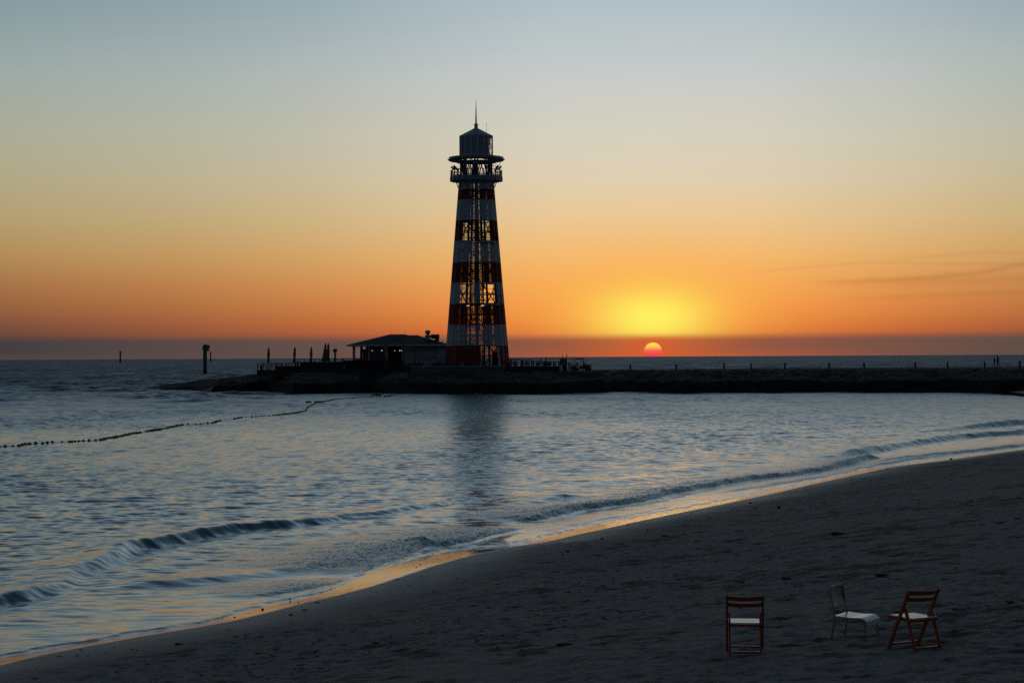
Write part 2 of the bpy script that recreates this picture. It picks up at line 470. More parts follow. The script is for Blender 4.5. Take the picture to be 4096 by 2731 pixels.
def angles(n_in, half, n_out, out):
    a = np.linspace(-half, half, n_in); e = np.linspace(half, out, n_out + 1)[1:]
    return np.radians(np.concatenate([-e[::-1], a, e]))


# ------------------------------------------------------------------ sand
def build_sand():
    th = angles(760, 16.0, 40, 75)
    dd = [7.0]
    while dd[-1] < 296: dd.append(dd[-1] + max(0.05, min(1.2, 0.42 * dd[-1] ** 2 / (5.2 * 1947) * 1.6)))
    dd = np.array(dd); D, T = np.meshgrid(dd, th, indexing='ij'); px = D * np.tan(T) * 1.0; py = D.copy()
    wide = np.abs(T) > R(60); px = np.where(wide, D * np.sin(T) / np.cos(R(60)), px)
    s, tt, _ = seg_dist(px, py, WATER_EDGE); sd, _, _ = seg_dist(px, py, DRY_EDGE)
    wav = fbm(px * 0.45, py * 0.45, 2) * 0.10
    z = beach_z(s)
    dry = sstep(0.6, 5.0, sd + fbm(px * 0.25, py * 0.25, 3) * 2.0)
    low = fbm(px * 0.35, py * 0.35, 3); mid_ = fbm(px * 1.7 + 5, py * 1.7, 4)
    far = np.clip(60.0 / np.maximum(D, 60), 0.3, 1)
    f1 = dents(px, py, 0.62, 0.13, 3); f2 = dents(px + 31, py, 0.45, 0.09, 91); f3 = dents(px + 7, py + 3, 0.27, 0.06, 33)
    trod = sstep(-0.25, 0.25, fbm(px * 0.18 + 40, py * 0.18, 3) + 0.12)
    z = z + dry * (0.014 * low + 0.014 * mid_ - (0.034 * f1 + 0.024 * f2 + 0.020 * f3) * (0.25 + 0.75 * trod) + 0.016 * fbm(px * 5, py * 5, 3)) * far
    z = z + (1 - dry) * sstep(0, 1.2, sd) * 0.008 * low
    z = np.minimum(z, 2.2); z = np.where((py > 258) & (px < 57), -2.0, z)
    wet = sstep(0.16, -0.10, sd + 0.05 * fbm(px * 1.2, py * 1.2, 3))
    damp = sstep(3.2, 0.0, sd + fbm(px * 0.3, py * 0.3, 3) * 0.9)
    mt = bpy.data.materials.new('sand'); mt.use_nodes = True; nt = mt.node_tree; X.nt = nt; bs = nt.nodes['Principled BSDF']
    def att(n):
        a = nt.nodes.new('ShaderNodeAttribute'); a.attribute_name = n; return X(a.outputs['Fac'])
    tc = nt.nodes.new('ShaderNodeTexCoord')
    def noise(scale, detail, sc3=(1, 1, 1), rot=0.0, off=0.0):
        mp = nt.nodes.new('ShaderNodeMapping'); mp.inputs['Scale'].default_value = sc3; mp.inputs['Rotation'].default_value = (0, 0, rot); mp.inputs['Location'].default_value = (off, off, 0)
        nt.links.new(tc.outputs['Object'], mp.inputs[0])
        n = nt.nodes.new('ShaderNodeTexNoise'); n.inputs['Scale'].default_value = scale; n.inputs['Detail'].default_value = detail; n.inputs['Roughness'].default_value = 0.65
        nt.links.new(mp.outputs[0], n.inputs['Vector']); return X(n.outputs['Fac'])
    W, A, Dr = att('wet'), att('damp'), att('dry')
    grain = noise(3.0, 8); fine = noise(60, 3)
    base = cmix(grain, (0.205, 0.182, 0.160), (0.345, 0.310, 0.275))
    base = cmix(A, base, (0.22, 0.198, 0.178))
    # strewn seaweed and trodden dirt, drawn out along the beach
    sea = noise(1.9, 8, (0.8, 1.15, 1), R(-27)); patch = noise(0.22, 4, (0.9, 1.2, 1), R(-27), 7.0)
    weed = xstep(0.52, 0.62, sea + (patch - 0.5) * 0.5) * Dr
    base = cmix(weed * 0.75, base, (0.04, 0.032, 0.024))
    crumb = xstep(0.60, 0.68, noise(6.0, 4, (0.6, 1.3, 1), R(-27))) * Dr
    base = cmix(crumb * 0.6, base, (0.05, 0.04, 0.03))
    base = cmix(W, base, (0.055, 0.048, 0.042))
    nt.links.new(base.v, bs.inputs['Base Color'])
    rough = (1 - W) * (0.88 - A * 0.34) + W * 0.06
    nt.links.new(rough.v, bs.inputs['Roughness']); nt.links.new((0.12 + A * 0.26 + W * 0.2).v, bs.inputs['Specular IOR Level']); bs.inputs['IOR'].default_value = 1.35
    h = (noise(7, 8) * 0.05 + fine * 0.006) * Dr + noise(2.2, 3, (0.35, 2.6, 1), R(-27), 3.0) * 0.004 * W
    bp = nt.nodes.new('ShaderNodeBump'); bp.inputs['Strength'].default_value = 1.0; bp.inputs['Distance'].default_value = 1.0
    nt.links.new(h.v, bp.inputs['Height']); nt.links.new(bp.outputs[0], bs.inputs['Normal'])
    o = grid_mesh('beach', px, py, z, mt, dict(wet=wet, damp=damp, dry=dry)); props(o, kind='structure')
    return o


sand = build_sand()


def sand_at(x, y):
    s, _, _ = seg_dist(np.array([float(x)]), np.array([float(y)]), WATER_EDGE)
    low = fbm(np.array([x * 0.35]), np.array([y * 0.35]), 3)[0]
    return float(beach_z(s)[0]) + 0.014 * low * (1 if s[0] > 6 else 0)


# ------------------------------------------------------------------ sea
OVP = lambda pts: gpoly(pts)
CRESTS = [  # crest line, height at its points, front width, back width, roughness (broken water)
    (OVP([(-120, 1412), (-40, 1390), (60, 1364), (125, 1346), (165, 1314), (240, 1290), (300, 1262), (380, 1246), (470, 1230), (560, 1217), (650, 1208), (760, 1192), (850, 1180), (920, 1172), (1020, 1155), (1070, 1147)]),
     [.17, .18, .20, .08, .17, .19, .23, .22, .22, .21, .18, .13, .11, .11, .08, .02], 0.27, 1.1, 0.12),
    (OVP([(1150, 1198), (1230, 1190), (1330, 1168), (1460, 1150), (1560, 1128), (1700, 1104), (1800, 1092), (1900, 1078), (1985, 1056), (2030, 1052)]),
     [.06, .15, .18, .16, .17, .16, .15, .20, .24, .04], 0.30, 1.1, 1.0),
    (OVP([(1900, 1052), (1975, 1040), (2060, 1024), (2130, 1014), (2200, 1005), (2270, 1000), (2380, 992), (2460, 986)]), [.04, .30, .20, .24, .25, .24, .24, .1], 0.40, 1.5, 0.3),
    (OVP([(2140, 990), (2220, 983), (2290, 977), (2400, 968), (2480, 962)]), [.03, .20, .34, .34, .1], 0.45, 1.5, 0.3),
    (OVP([(1160, 1160), (1240, 1151), (1292, 1143), (1330, 1147)]), [.02, .06, .16, .02], 0.40, 1.2, 0.2),
    (OVP([(790, 1322), (860, 1296), (930, 1268), (985, 1244)]), [.03, .13, .15, .14], 0.25, 1.6, 1.0),
    (OVP([(985, 1258), (1030, 1248), (1110, 1228), (1195, 1210)]), [.08, .14, .10, .05], 0.25, 1.5, 1.0),
    (OVP([(230, 1352), (330, 1345), (450, 1332), (560, 1322), (700, 1303), (760, 1292)]), [.02, .07, .09, .07, .06, .02], 0.45, 1.0, 0.2),
    (OVP([(540, 1376), (640, 1358), (740, 1343), (800, 1326)]), [.02, .06, .07, .03], 0.2, 0.9, 1.0),
    (OVP([(1480, 1092), (1600, 1076), (1690, 1066)]), [.02, .09, .02], 0.5, 1.2, 0.1),
    (OVP([(560, 1240), (700, 1226), (830, 1212)]), [.02, .05, .02], 0.5, 1.2, 0.1),
    (OVP([(1320, 1118), (1420, 1104), (1540, 1090)]), [.02, .07, .02], 0.5, 1.2, 0.1),
    (OVP([(1230, 1224), (1330, 1203), (1450, 1180), (1560, 1158)]), [.02, .045, .045, .02], 0.18, 0.7, 0.7),
    (OVP([(1620, 1136), (1750, 1116), (1900, 1092), (2060, 1060), (2200, 1042)]), [.02, .06, .08, .09, .04], 0.22, 0.8, 0.8),
    (OVP([(1950, 1068), (2060, 1055), (2200, 1040), (2352, 1023), (2440, 1015)]), [.02, .09, .12, .13, .08], 0.25, 0.9, 0.6),
    (OVP([(1010, 1190), (1080, 1178), (1150, 1170)]), [.02, .06, .02], 0.5, 1.0, 0.2),
]


def build_sea():
    th = angles(1150, 15.9, 50, 70)
    px1 = 5.2 * 1947.0
    dd = [24.0]
    while dd[-1] < 26000:
        d = dd[-1]; st = d * d / px1
        k = 0.26 * st
        if d < 300: k = min(k, 0.20 + 0.07 * max(0.0, d - 120) / 180)
        elif d < 700: k = min(k, 0.27 + (d - 300) * 0.006)
        elif d < 3000: k = min(k, 2.8 + (d - 700) * 0.02)
        dd.append(d + max(0.045, k))
    dd = np.array(dd); D, T = np.meshgrid(dd, th, indexing='ij')
    px = D * np.tan(np.clip(T, R(-60), R(60))); py = D.copy()
    px = np.where(np.abs(T) > R(60), D * np.tan(R(60)) * np.sign(T) * (1 + (np.abs(T) - R(60)) * 4), px)
    rowsp = np.gradient(dd)[:, None] * np.ones_like(D)
    s, _, _ = seg_dist(px, py, WATER_EDGE)
    out = np.where(py > 292, 80.0, -s)                   # metres from the shore
    shal = sstep(0.0, 7.0, out) * 0.9 + 0.1 * sstep(0.0, 1.0, out)
    lx = np.interp(D, [0, 150, 260, 300, 340, 1e9], [0, 0, 0.12, 0.75, 1, 1])
    opn = np.maximum(lx, sstep(-20, -45, px + (py - 300) * 0.12) * sstep(140, 300, py) * 0.8)
    z = np.zeros_like(D); g = np.random.default_rng(5); lost = np.zeros((len(dd), 1))
    gust = 0.55 + 0.9 * sstep(-0.35, 0.45, fbm(px * 0.035 + 3, py * 0.018, 3))
    def waves(n, l0, l1, slope, spread, main, amp_mask, vis=1.0):
        nonlocal z
        ls = np.exp(g.uniform(math.log(l0), math.log(l1), n))
        for L in ls:
            k = 2 * math.pi / L; a = main + g.normal(0, spread); cx, sy = math.cos(a), math.sin(a)
            A = slope * math.sqrt(2.0 / n) / k
            att = sstep(1.7, 2.8, L / np.maximum(rowsp * abs(sy), 1e-3)) 
            ph0 = g.uniform(0, 6.28)
            ok = np.where(np.max(att * amp_mask, axis=1) > 1e-4)[0]
            if len(ok) == 0: continue
            i0, i1 = ok[0], ok[-1] + 1
            ph = (k * (px[i0:i1] * cx + py[i0:i1] * sy) + ph0) % (2 * math.pi); ph = ph.astype(np.float32)
            sn = np.sin(ph); w = sn - 0.22 * (2 * sn * sn - 1)    # crests a little sharper than troughs
            z[i0:i1] += (A * att * amp_mask)[i0:i1] * w
            lost[:] += (slope ** 2 / n) * (1 - att[:, :1] ** 2) * vis
    inner = (1 - opn * 0.2) * shal * (1 + (gust - 1) * sstep(8, 40, out)) * (0.55 + 0.45 * sstep(3, 22, out))
    waves(34, 0.33, 0.85, 0.118, 0.45, R(-96), inner * np.clip((290 - D) / 140, 0, 1))
    waves(34, 0.85, 2.2, 0.078, 0.36, R(-97), inner)
    waves(12, 2.4, 5.0, 0.015, 0.4, R(-100), (0.4 + 0.6 * sstep(10, 60, out)) * shal)
    waves(22, 2.2, 7.0, 0.12, 0.6, R(-100), opn * (0.7 + 0.5 * (gust - 0.5)))
    waves(16, 7.0, 24.0, 0.085, 0.45, R(-96), opn)
    waves(8, 30.0, 90.0, 0.035, 0.35, R(-92), opn * sstep(330, 600, py))
    near = np.where(dd < 178)[0]; n2 = near[-1] + 1
    X2, Y2 = px[:n2], py[:n2]; add = np.zeros_like(X2); rough = np.zeros_like(X2)
    nz0 = fbm(X2 * 0.42, Y2 * 0.42, 2); calm = np.zeros_like(X2); nz1 = fbm(X2 * 1.1, Y2 * 1.1, 3); nz2 = fbm(X2 * 4.5, Y2 * 4.5, 3)
    for line, hs, wf, wb, rg in CRESTS:
        sm = smooth_poly([(a, b, h) for (a, b), h in zip(line, hs)], 4)
        sd, tt, L = seg_dist(X2, Y2, [(a, b) for a, b, h in sm])
        acc = [0.0]
        for a, b in zip(sm[:-1], sm[1:]): acc.append(acc[-1] + math.hypot(b[0] - a[0], b[1] - a[1]))
        H = np.interp(tt, acc, [h for _, _, h in sm])
        ends = sstep(0, 1.0, tt) * sstep(L, L - 1.0, tt)
        q = sd + 0.22 * nz0 + 0.03 * nz1
        q2 = q + 0.05 * nz2 * rg
        # sand side is the right-hand side of the line: the steep face looks at the beach
        prof = np.where(q2 > 0, np.exp(-(q2 / wf) ** 2), np.exp(-(np.abs(q2) / wb) ** 1.5))
        trough = -0.22 * np.exp(-((q - 2.1 * wf) / (1.1 * wf)) ** 2)
        hh = H * (prof + trough) * ends * (1 + 0.30 * nz0 + 0.12 * nz1)
        add += hh; calm = np.maximum(calm, prof * ends * np.minimum(1, H / 0.12) * (1 - rg))
        rough = np.maximum(rough, rg * ends * np.exp(-(np.maximum(0, -q) / (2.2 * wb)) ** 2) * (q < 1.2 * wf) * np.minimum(1, H / 0.10))
    tear = fbm(X2 * 7, Y2 * 7, 4)
    add += rough * rough * 0.035 * tear
    z[:n2] *= 1 - 0.55 * np.clip(calm, 0, 1)
    z[:n2] += add * sstep(-0.4, 1.2, out[:n2])
    # the thin swash that runs up the wet sand
    lip = np.exp(-((out[:n2] - 0.16 + 0.22 * nz1) / 0.10) ** 2) * 0.022
    z[:n2] += lip
    z = z * np.where(out < 0, 0.0, 1.0) + 0.004
    mt = bpy.data.materials.new('sea_water'); mt.use_nodes = True; nt = mt.node_tree; X.nt = nt; bs = nt.nodes['Principled BSDF']
    bs.inputs['IOR'].default_value = 1.333
    a = nt.nodes.new('ShaderNodeAttribute'); a.attribute_name = 'broken'; B = X(a.outputs['Fac'])
    a = nt.nodes.new('ShaderNodeAttribute'); a.attribute_name = 'open'; O = X(a.outputs['Fac'])
    tc = nt.nodes.new('ShaderNodeTexCoord')
    def noise(scale, detail, sc3=(1, 1, 1)):
        mp = nt.nodes.new('ShaderNodeMapping'); mp.inputs['Scale'].default_value = sc3; nt.links.new(tc.outputs['Object'], mp.inputs[0])
        n = nt.nodes.new('ShaderNodeTexNoise'); n.inputs['Scale'].default_value = scale; n.inputs['Detail'].default_value = detail
        nt.links.new(mp.outputs[0], n.inputs['Vector']); return X(n.outputs['Fac'])
    h = noise(4.0, 4, (0.5, 1, 1)) * 0.012 + noise(0.75, 3, (0.5, 1, 1)) * O * 0.16 + noise(11, 5) * B * 0.05
    bp = nt.nodes.new('ShaderNodeBump'); bp.inputs['Distance'].default_value = 1.0; bp.inputs['Strength'].default_value = 0.8
    nt.links.new(h.v, bp.inputs['Height'])
    def vnoise(scale, sc3, k):                               # small facets of chop, too fine to mesh
        mp = nt.nodes.new('ShaderNodeMapping'); mp.inputs['Scale'].default_value = sc3; nt.links.new(tc.outputs['Object'], mp.inputs[0])
        n = nt.nodes.new('ShaderNodeTexNoise'); n.inputs['Scale'].default_value = scale; n.inputs['Detail'].default_value = 3
        nt.links.new(mp.outputs[0], n.inputs['Vector'])
        v1 = nt.nodes.new('ShaderNodeVectorMath'); v1.operation = 'SUBTRACT'; nt.links.new(n.outputs['Color'], v1.inputs[0]); v1.inputs[1].default_value = (0.5, 0.5, 0.5)
        v2 = nt.nodes.new('ShaderNodeVectorMath'); v2.operation = 'MULTIPLY'; nt.links.new(v1.outputs[0], v2.inputs[0]); v2.inputs[1].default_value = (k, k, 0.0)
        return v2.outputs[0]
    def vop(op, a, b):
        v = nt.nodes.new('ShaderNodeVectorMath'); v.operation = op; nt.links.new(a, v.inputs[0])
        if b is not None: nt.links.new(b, v.inputs[1] if op != 'SCALE' else v.inputs['Scale'])
        return v.outputs[0]
    tot = vop('ADD', bp.outputs[0], vop('SCALE', vnoise(2.4, (0.45, 1, 1), 0.24), (1 - B).v))
    tot = vop('ADD', tot, vop('SCALE', vop('ADD', vnoise(1.1, (0.5, 1, 1), 1.1), vnoise(0.30, (0.55, 0.8, 1), 0.9)), O.v))
    nt.links.new(vop('NORMALIZE', tot, None), bs.inputs['Normal'])
    foam = xstep(0.50, 0.72, noise(7, 6)) * B * 0.10
    nt.links.new(cmix(foam, cmix(O, (0.028, 0.165, 0.215), (0.014, 0.075, 0.125)), (0.55, 0.58, 0.6)).v, bs.inputs['Base Color'])
    a = nt.nodes.new('ShaderNodeAttribute'); a.attribute_name = 'chop'; CH = X(a.outputs['Fac'])
    gust_ = noise(0.09, 4, (0.45, 0.14, 1)) - 0.5
    nt.links.new((CH + B * 0.10 + gust_ * O * 0.45).v, bs.inputs['Roughness'])
    br = np.zeros_like(D); br[:n2] = rough
    ro = np.sqrt(np.sqrt(2 * (lost * np.clip((dd[:, None] - 120) / 130, 0.10, 1.6) + 0.0001))) * np.ones_like(D)   # slopes too small to mesh
    o = grid_mesh('sea', px, py, z, mt, dict(broken=br, open=opn, chop=ro)); props(o, kind='structure')


build_sea()

# ------------------------------------------------------------------ headland of rock
def horizon_v(u): return 1427.5 - (u - CX) * 0.00513


FRONT = [(560, 1556), (606, 1557), (640, 1560), (700, 1563), (780, 1564), (853, 1571), (917, 1570), (1024, 1569), (1056, 1566), (1167, 1576), (1400, 1573), (1472, 1570), (1627, 1576), (1860, 1577), (2186, 1575),
         (2424, 1572), (2456, 1570), (2724, 1574), (3030, 1570), (3280, 1568), (3581, 1571), (3810, 1570), (3962, 1573), (4200, 1574), (5200, 1572)]
TOPZ = [(560, -0.6), (592, -0.2), (606, 0.55), (640, 0.85), (700, 1.2), (800, 1.8), (900, 2.3), (1000, 2.7), (1100, 2.95), (1500, 3.0), (2400, 3.05), (3000, 3.12), (4096, 3.25), (5200, 3.4)]


def front_d(u): return 5.2 * F_PX / (np.interp(u, *zip(*FRONT)) - (1427.5 - (u - CX) * 0.00513))


def top_z(u): return np.interp(u, *zip(*TOPZ))


def build_headland():
    us = np.concatenate([np.linspace(560, 4150, 820), np.linspace(4180, 5400, 60)])
    ts = np.concatenate([np.linspace(-2.2, 3.2, 34), np.linspace(3.4, 14, 60), np.linspace(14.6, 60, 44)])
    U, T = np.meshgrid(us, ts, indexing='xy')
    fd = front_d(U); zt = top_z(U)
    fx = (U - CX) / F_PX * fd
    jag = fbm(fx * 0.16 + 7, T * 0 + 3, 4) * 1.3 + fbm(fx * 0.7, T * 0 + 1, 3) * 0.45
    wid = np.interp(U, [560, 620, 800, 1000, 1300, 5400], [7, 12, 26, 40, 46, 46])
    k = np.clip(zt / 3.0, 0.1, 1.1); t = T + jag * np.clip(k, 0.3, 1)
    lift = 0.62 + 0.10 * fbm(fx * 0.12, T * 0 + 9, 3)
    face = sstep(-0.9, 1.2, t) * lift + (1 - lift) * sstep(1.0, 10.5, t)
    z = -0.5 + (zt + 0.5) * face * sstep(wid + 8, wid, T)
    py = fd + T; px = (U - CX) / F_PX * py * 1.0
    px = (U - CX) / F_PX * fd * (1 + T * 0.0008)
    n = fbm(px * 0.5, py * 0.5, 4); n2 = fbm(px * 1.8, py * 1.8, 3); bl = dents(px, py, 2.6, 0.8, 5); bl2 = dents(px, py, 1.3, 0.42, 77)
    rocky = sstep(0.5, 2.5, t) * sstep(13, 8, t)
    z += (n * 0.22 + n2 * 0.10) * (0.35 + 0.65 * rocky) * sstep(-1.5, 0.5, t) * np.clip(k, 0.2, 1) * sstep(60, 20, T)
    z += rocky * (0.20 * bl * (0.5 + fbm(px * .2, py * .2 + 5, 2)) + 0.07 * bl2) * np.clip(k, 0.2, 1)
    flat = sstep(9, 13, t) * sstep(wid, wid - 6, T) * (U > 1020)
    z = z * (1 - 0.85 * flat) + (zt + 0.02 * n2) * 0.85 * flat
    py = py + (fbm(px * 0.8, z * 1.6 + 11, 3) * 0.7 + 0.5 * perlin(px * 0.25, z * 0.9)) * sstep(3, 0.3, np.abs(t - 0.3))
    mt = bpy.data.materials.new('coral_rock'); mt.use_nodes = True; nt = mt.node_tree; X.nt = nt; bs = nt.nodes['Principled BSDF']
    tc = nt.nodes.new('ShaderNodeTexCoord'); sp = nt.nodes.new('ShaderNodeSeparateXYZ'); nt.links.new(tc.outputs['Object'], sp.inputs[0]); zz = X(sp.outputs[2])
    def noise(sc, det=6):
        q = nt.nodes.new('ShaderNodeTexNoise'); q.inputs['Scale'].default_value = sc; q.inputs['Detail'].default_value = det; nt.links.new(tc.outputs['Object'], q.inputs['Vector']); return X(q.outputs['Fac'])
    a, b = noise(0.35), noise(2.2)
    dry = xstep(1.35, 2.15, zz + (a - 0.5) * 1.2)                 # black weed and wet below, bleached rock above
    c = cmix(b, (0.034, 0.025, 0.018), (0.075, 0.056, 0.040))
    c = cmix(dry, c, cmix(xstep(0.42, 0.66, b * 0.6 + a * 0.4), (0.035, 0.032, 0.029), (0.17, 0.16, 0.15)))
    nt.links.new(c.v, bs.inputs['Base Color']); bs.inputs['Roughness'].default_value = 0.9; bs.inputs['Specular IOR Level'].default_value = 0.15
    bp = nt.nodes.new('ShaderNodeBump'); bp.inputs['Distance'].default_value = 0.35; bp.inputs['Strength'].default_value = 1
    nt.links.new((b + noise(7) * 0.4).v, bp.inputs['Height']); nt.links.new(bp.outputs[0], bs.inputs['Normal'])
    o = grid_mesh('rocky_headland', px, py, z, mt); props(o, kind='structure')
    return o


build_headland()


def boulder(u, v, d, w, h, label, group=None):
    p = P(u, v, d); b = MB(); r_ = random.Random(int(u * 7 + v))
    b.ball((0, 0, 0), 0.5, 14, 9, (w, w * 0.8, h * 1.3), wob=lambda: r_.uniform(0.72, 1.16))
    o = b.build('boulder', M['boulder'], smooth=True); o.location = (p.x, d, p.z - h * 0.12); o.rotation_euler = (0, 0, r_.uniform(0, 6))
    sb = o.modifiers.new('sub', 'SUBSURF'); sb.levels = 1; sb.render_levels = 1
    return props(o, label, 'boulder', group)


boulder(1612, 1507, 281, 2.0, 1.0, 'largest pale boulder below the timber deck where the blue wall starts')
boulder(1588, 1510, 280.5, 1.0, 0.6, 'smaller pale boulder touching the big one below the deck')
for u, v, d, w, h in [(1425, 1512, 281, .9, .4), (1540, 1513, 280, .7, .35), (1725, 1508, 282, 1.4, .55), (1790, 1512, 281, .9, .5), (1850, 1510, 281, 1.1, .45), (1905, 1503, 282, 1.5, .6),
                      (1925, 1513, 280, .8, .4), (1975, 1508, 281, 1.1, .5), (2010, 1511, 281, .9, .4), (2065, 1508, 281, 1.2, .5), (2120, 1510, 281, .9, .45), (1250, 1512, 285, 1.0, .4), (1150, 1510, 290, .9, .4)]:
    boulder(u, v, d, w, h, 'small grey boulder on the rough rock slope under the buildings', 'small boulders on the headland slope')

# ------------------------------------------------------------------ lighthouse
LD = 290.0; LK = LD / F_PX
LBASE = P(1909, 1463, LD)


def build_lighthouse():
    root = thing('lighthouse', 'tall red and white banded lighthouse of see-through metal sheeting with a needle spire', 'lighthouse', LBASE)
    Z = lambda v: (1463 - v) * LK
    rad = lambda z: max(0.05, (129 - (z / LK) * (129 - 68.6) / 736.0) * LK)
    pt = lambda ph, r, z: (r * math.sin(R(ph)), -r * math.cos(R(ph)), z)
    lv = [1466, 1382, 1300, 1216, 1133, 1050.5, 967, 884, 802, 759, 722]
    NF = 24; PH0 = 6.5; ST = 15.0
    OPEN = {0: (0, 1, 2), 3: (0, 1, 2), 6: (0, 1, 2)}
    WIN = {3: (-3, -2), 6: (-3, -2)}
    for i in range(10):
        red = i % 2 == 0; b = MB(); z0, z1 = Z(lv[i]) + 0.003, Z(lv[i + 1]) - 0.003
        gap = 0.0 if i == 0 else (0.48 if i < 7 else 0.42)
        for kf in range(-12, 12):
            if kf in OPEN.get(i, ()): continue
            a0, a1 = PH0 + ST * kf, PH0 + ST * (kf + 1)
            ns = 11; front = -60 < a0 + 7.5 < 60
            g = gap; back = abs(a0 + 7.5) > 100
            if back and i: g = 0.72
            if i in (0, 3) and 133 < (a0 + 7.5) % 360 < 172: g = 0.97
            if kf in WIN.get(i, ()): g = 0.97
            if i == 0 and not front: g = 0.62
            if i == 0 and front: g = 0.03
            rows = 4 if z1 - z0 > 2 else 2
            for q in range(ns):
                f0, f1 = (q + g / 2) / ns, (q + 1 - g / 2) / ns
                def edge(f, z, inn):
                    r = rad(z) - inn; A, B = Vector(pt(a0, r, z)), Vector(pt(a1, r, z)); return A.lerp(B, f)
                dep = 0.011 + (0.28 if back else 0.40) * (2 * rad(z0) * math.sin(R(7.5)) / ns) * (1 if g > 0.1 else 0.2)
                if g < 0.9:
                    b.hexa([edge(f0, z0, 0), edge(f1, z0, 0), edge(f1, z0, dep), edge(f0, z0, dep), edge(f0, z1, 0), edge(f1, z1, 0), edge(f1, z1, dep), edge(f0, z1, dep)])
            for q in range(rows + 1):                        # the rails that frame each sheet
                z = z0 + (z1 - z0) * q / rows; z = min(max(z, z0 + 0.035), z1 - 0.035)
                b.bar(pt(a0, rad(z) + 0.012, z), pt(a1, rad(z) + 0.012, z), 0.07, 0.07)
            b.bar(pt(a0, rad(z0) + 0.02, z0), pt(a0, rad(z1) + 0.02, z1), 0.10, 0.10)
        if i in OPEN:                                         # frame round the opening
            for a in (PH0, PH0 + 3 * ST):
                b.bar(pt(a, rad(z0) + 0.022, z0), pt(a, rad(z1) + 0.022, z1), 0.22 if i else 0.16, 0.22)
            for kf in range(3):
                b.bar(pt(PH0 + ST * kf, rad(z1) + 0.012, z1 - 0.06), pt(PH0 + ST * (kf + 1), rad(z1) + 0.012, z1 - 0.06), 0.12, 0.12)
        b.build('red_band' if red else 'white_band', M['red_paint'] if red else M['white_paint'], root)
    # white jamb beside the doorway at the foot
    b = MB(); b.bar(pt(46.5, rad(0) - 0.12, 0), pt(46.5, rad(3) - 0.12, 3.0), 0.30, 0.3); b.build('door_jamb', M['white_paint'], root)
    b = MB(); b.box(-2.36, -1.05, -4.62, -4.48, 0.0, 2.45); b.build('door', M['red_paint'], root, bevel=0.01)
    # inside: columns, bracing, stair, floors
    for k in range(8):
        a = 22.5 + 45 * k + 6.5; b = MB(); b.bar(pt(a, rad(0) * 0.80, 0), pt(a, rad(Z(722)) * 0.80, Z(722)), 0.30, 0.30); b.build('inner_column', M['steel'], root)
    b = MB(); zt = Z(722); nb = 9; hb = zt / nb
    for j in range(nb):
        za, zb = j * hb, (j + 1) * hb; zm = (za + zb) / 2
        for k in range(8):
            a, a2 = 22.5 + 45 * k + 6.5, 67.5 + 45 * k + 6.5
            for zz in (za + 0.05, zm):
                b.bar(pt(a, rad(zz) * 0.80, zz), pt(a2, rad(zz) * 0.80, zz), 0.10, 0.10)
            if (j + k) % 2: b.bar(pt(a, rad(za) * 0.80, za), pt(a2, rad(zb) * 0.80, zb), 0.11, 0.11)
            else: b.bar(pt(a2, rad(za) * 0.80, za), pt(a, rad(zb) * 0.80, zb), 0.11, 0.11)
    b.build('bracing', M['steel'], root)
    b = MB(); b.tube([(0, 0, 0), (0, 0, zt)], 0.30, 12); b.build('stair_core', M['steel'], root)
    b = MB(); n = 0; z = 0.2
    while z < zt - 0.3:
        a = n * 19.0; r1 = min(1.15, rad(z) * 0.42)
        b.hexa([pt(a, 0.4, z), pt(a + 3, r1, z), pt(a + 24, r1, z), pt(a + 20, 0.4, z), pt(a, 0.4, z + 0.05), pt(a + 3, r1, z + 0.05), pt(a + 24, r1, z + 0.05), pt(a + 20, 0.4, z + 0.05)])
        b.bar(pt(a + 12, r1, z), pt(a + 12, r1, z + 0.95), 0.04); b.bar(pt(a + 2, r1, z + 0.90), pt(a + 21, r1, z + 1.09), 0.06)
        b.bar(pt(a + 2, r1, z + 0.45), pt(a + 21, r1, z + 0.64), 0.04); b.bar(pt(a + 2, r1, z - 0.12), pt(a + 21, r1, z + 0.07), 0.22, 0.04)
        z += 0.19; n += 1
    b.build('spiral_stair', M['steel'], root)
    for j, v in enumerate((1218, 968, 885, 803)):
        z = Z(v) - 0.12; b = MB(); b.lathe([(1.5, z), (rad(z) * 0.84, z), (rad(z) * 0.84, z + 0.14), (1.5, z + 0.14)], 24, closed=True, a0=20 + 60 * j, a1=250 + 60 * j); b.build('floor_plate', M['steel'], root)
    for (xx, yy, w_) in ((-1.25, -2.4, 0.55), (0.88, -2.5, 0.42)):
        b = MB(); z = Z(1218) - 0.27; b.box(xx - w_ / 2, xx + w_ / 2, yy - 0.05, yy + 0.05, z, z + 0.09); b.build('tube_lamp', M['tube'], root)
    # two small balconies before the openings
    for vb, vt in ((1217, 1182), (968, 934)):
        zb, zt_ = Z(vb), Z(vb) + 1.25; ro = rad(zb) + 0.62; b = MB(); angs = [PH0 + 45.0 * q / 6 for q in range(7)]
        for q in range(6):
            A, B = angs[q], angs[q + 1]; ri = rad(zb) + 0.03
            b.hexa([pt(A, ri, zb - .22), pt(A, ro, zb - .22), pt(B, ro, zb - .22), pt(B, ri, zb - .22), pt(A, ri, zb), pt(A, ro, zb), pt(B, ro, zb), pt(B, ri, zb)])
        bal = b.build('balcony', M['white_paint'], root); b = MB()
        for q in range(7):
            if q % 2 == 0: b.bar(pt(angs[q], ro + 0.03, zb - .24), pt(angs[q], ro + 0.03, zt_), 0.12)
            if q < 6:
                for h, w_ in ((1.25, 0.09), (0.85, 0.05), (0.45, 0.05), (0.06, 0.08)):
                    b.bar(pt(angs[q], ro, zb + h), pt(angs[q + 1], ro, zb + h), w_)
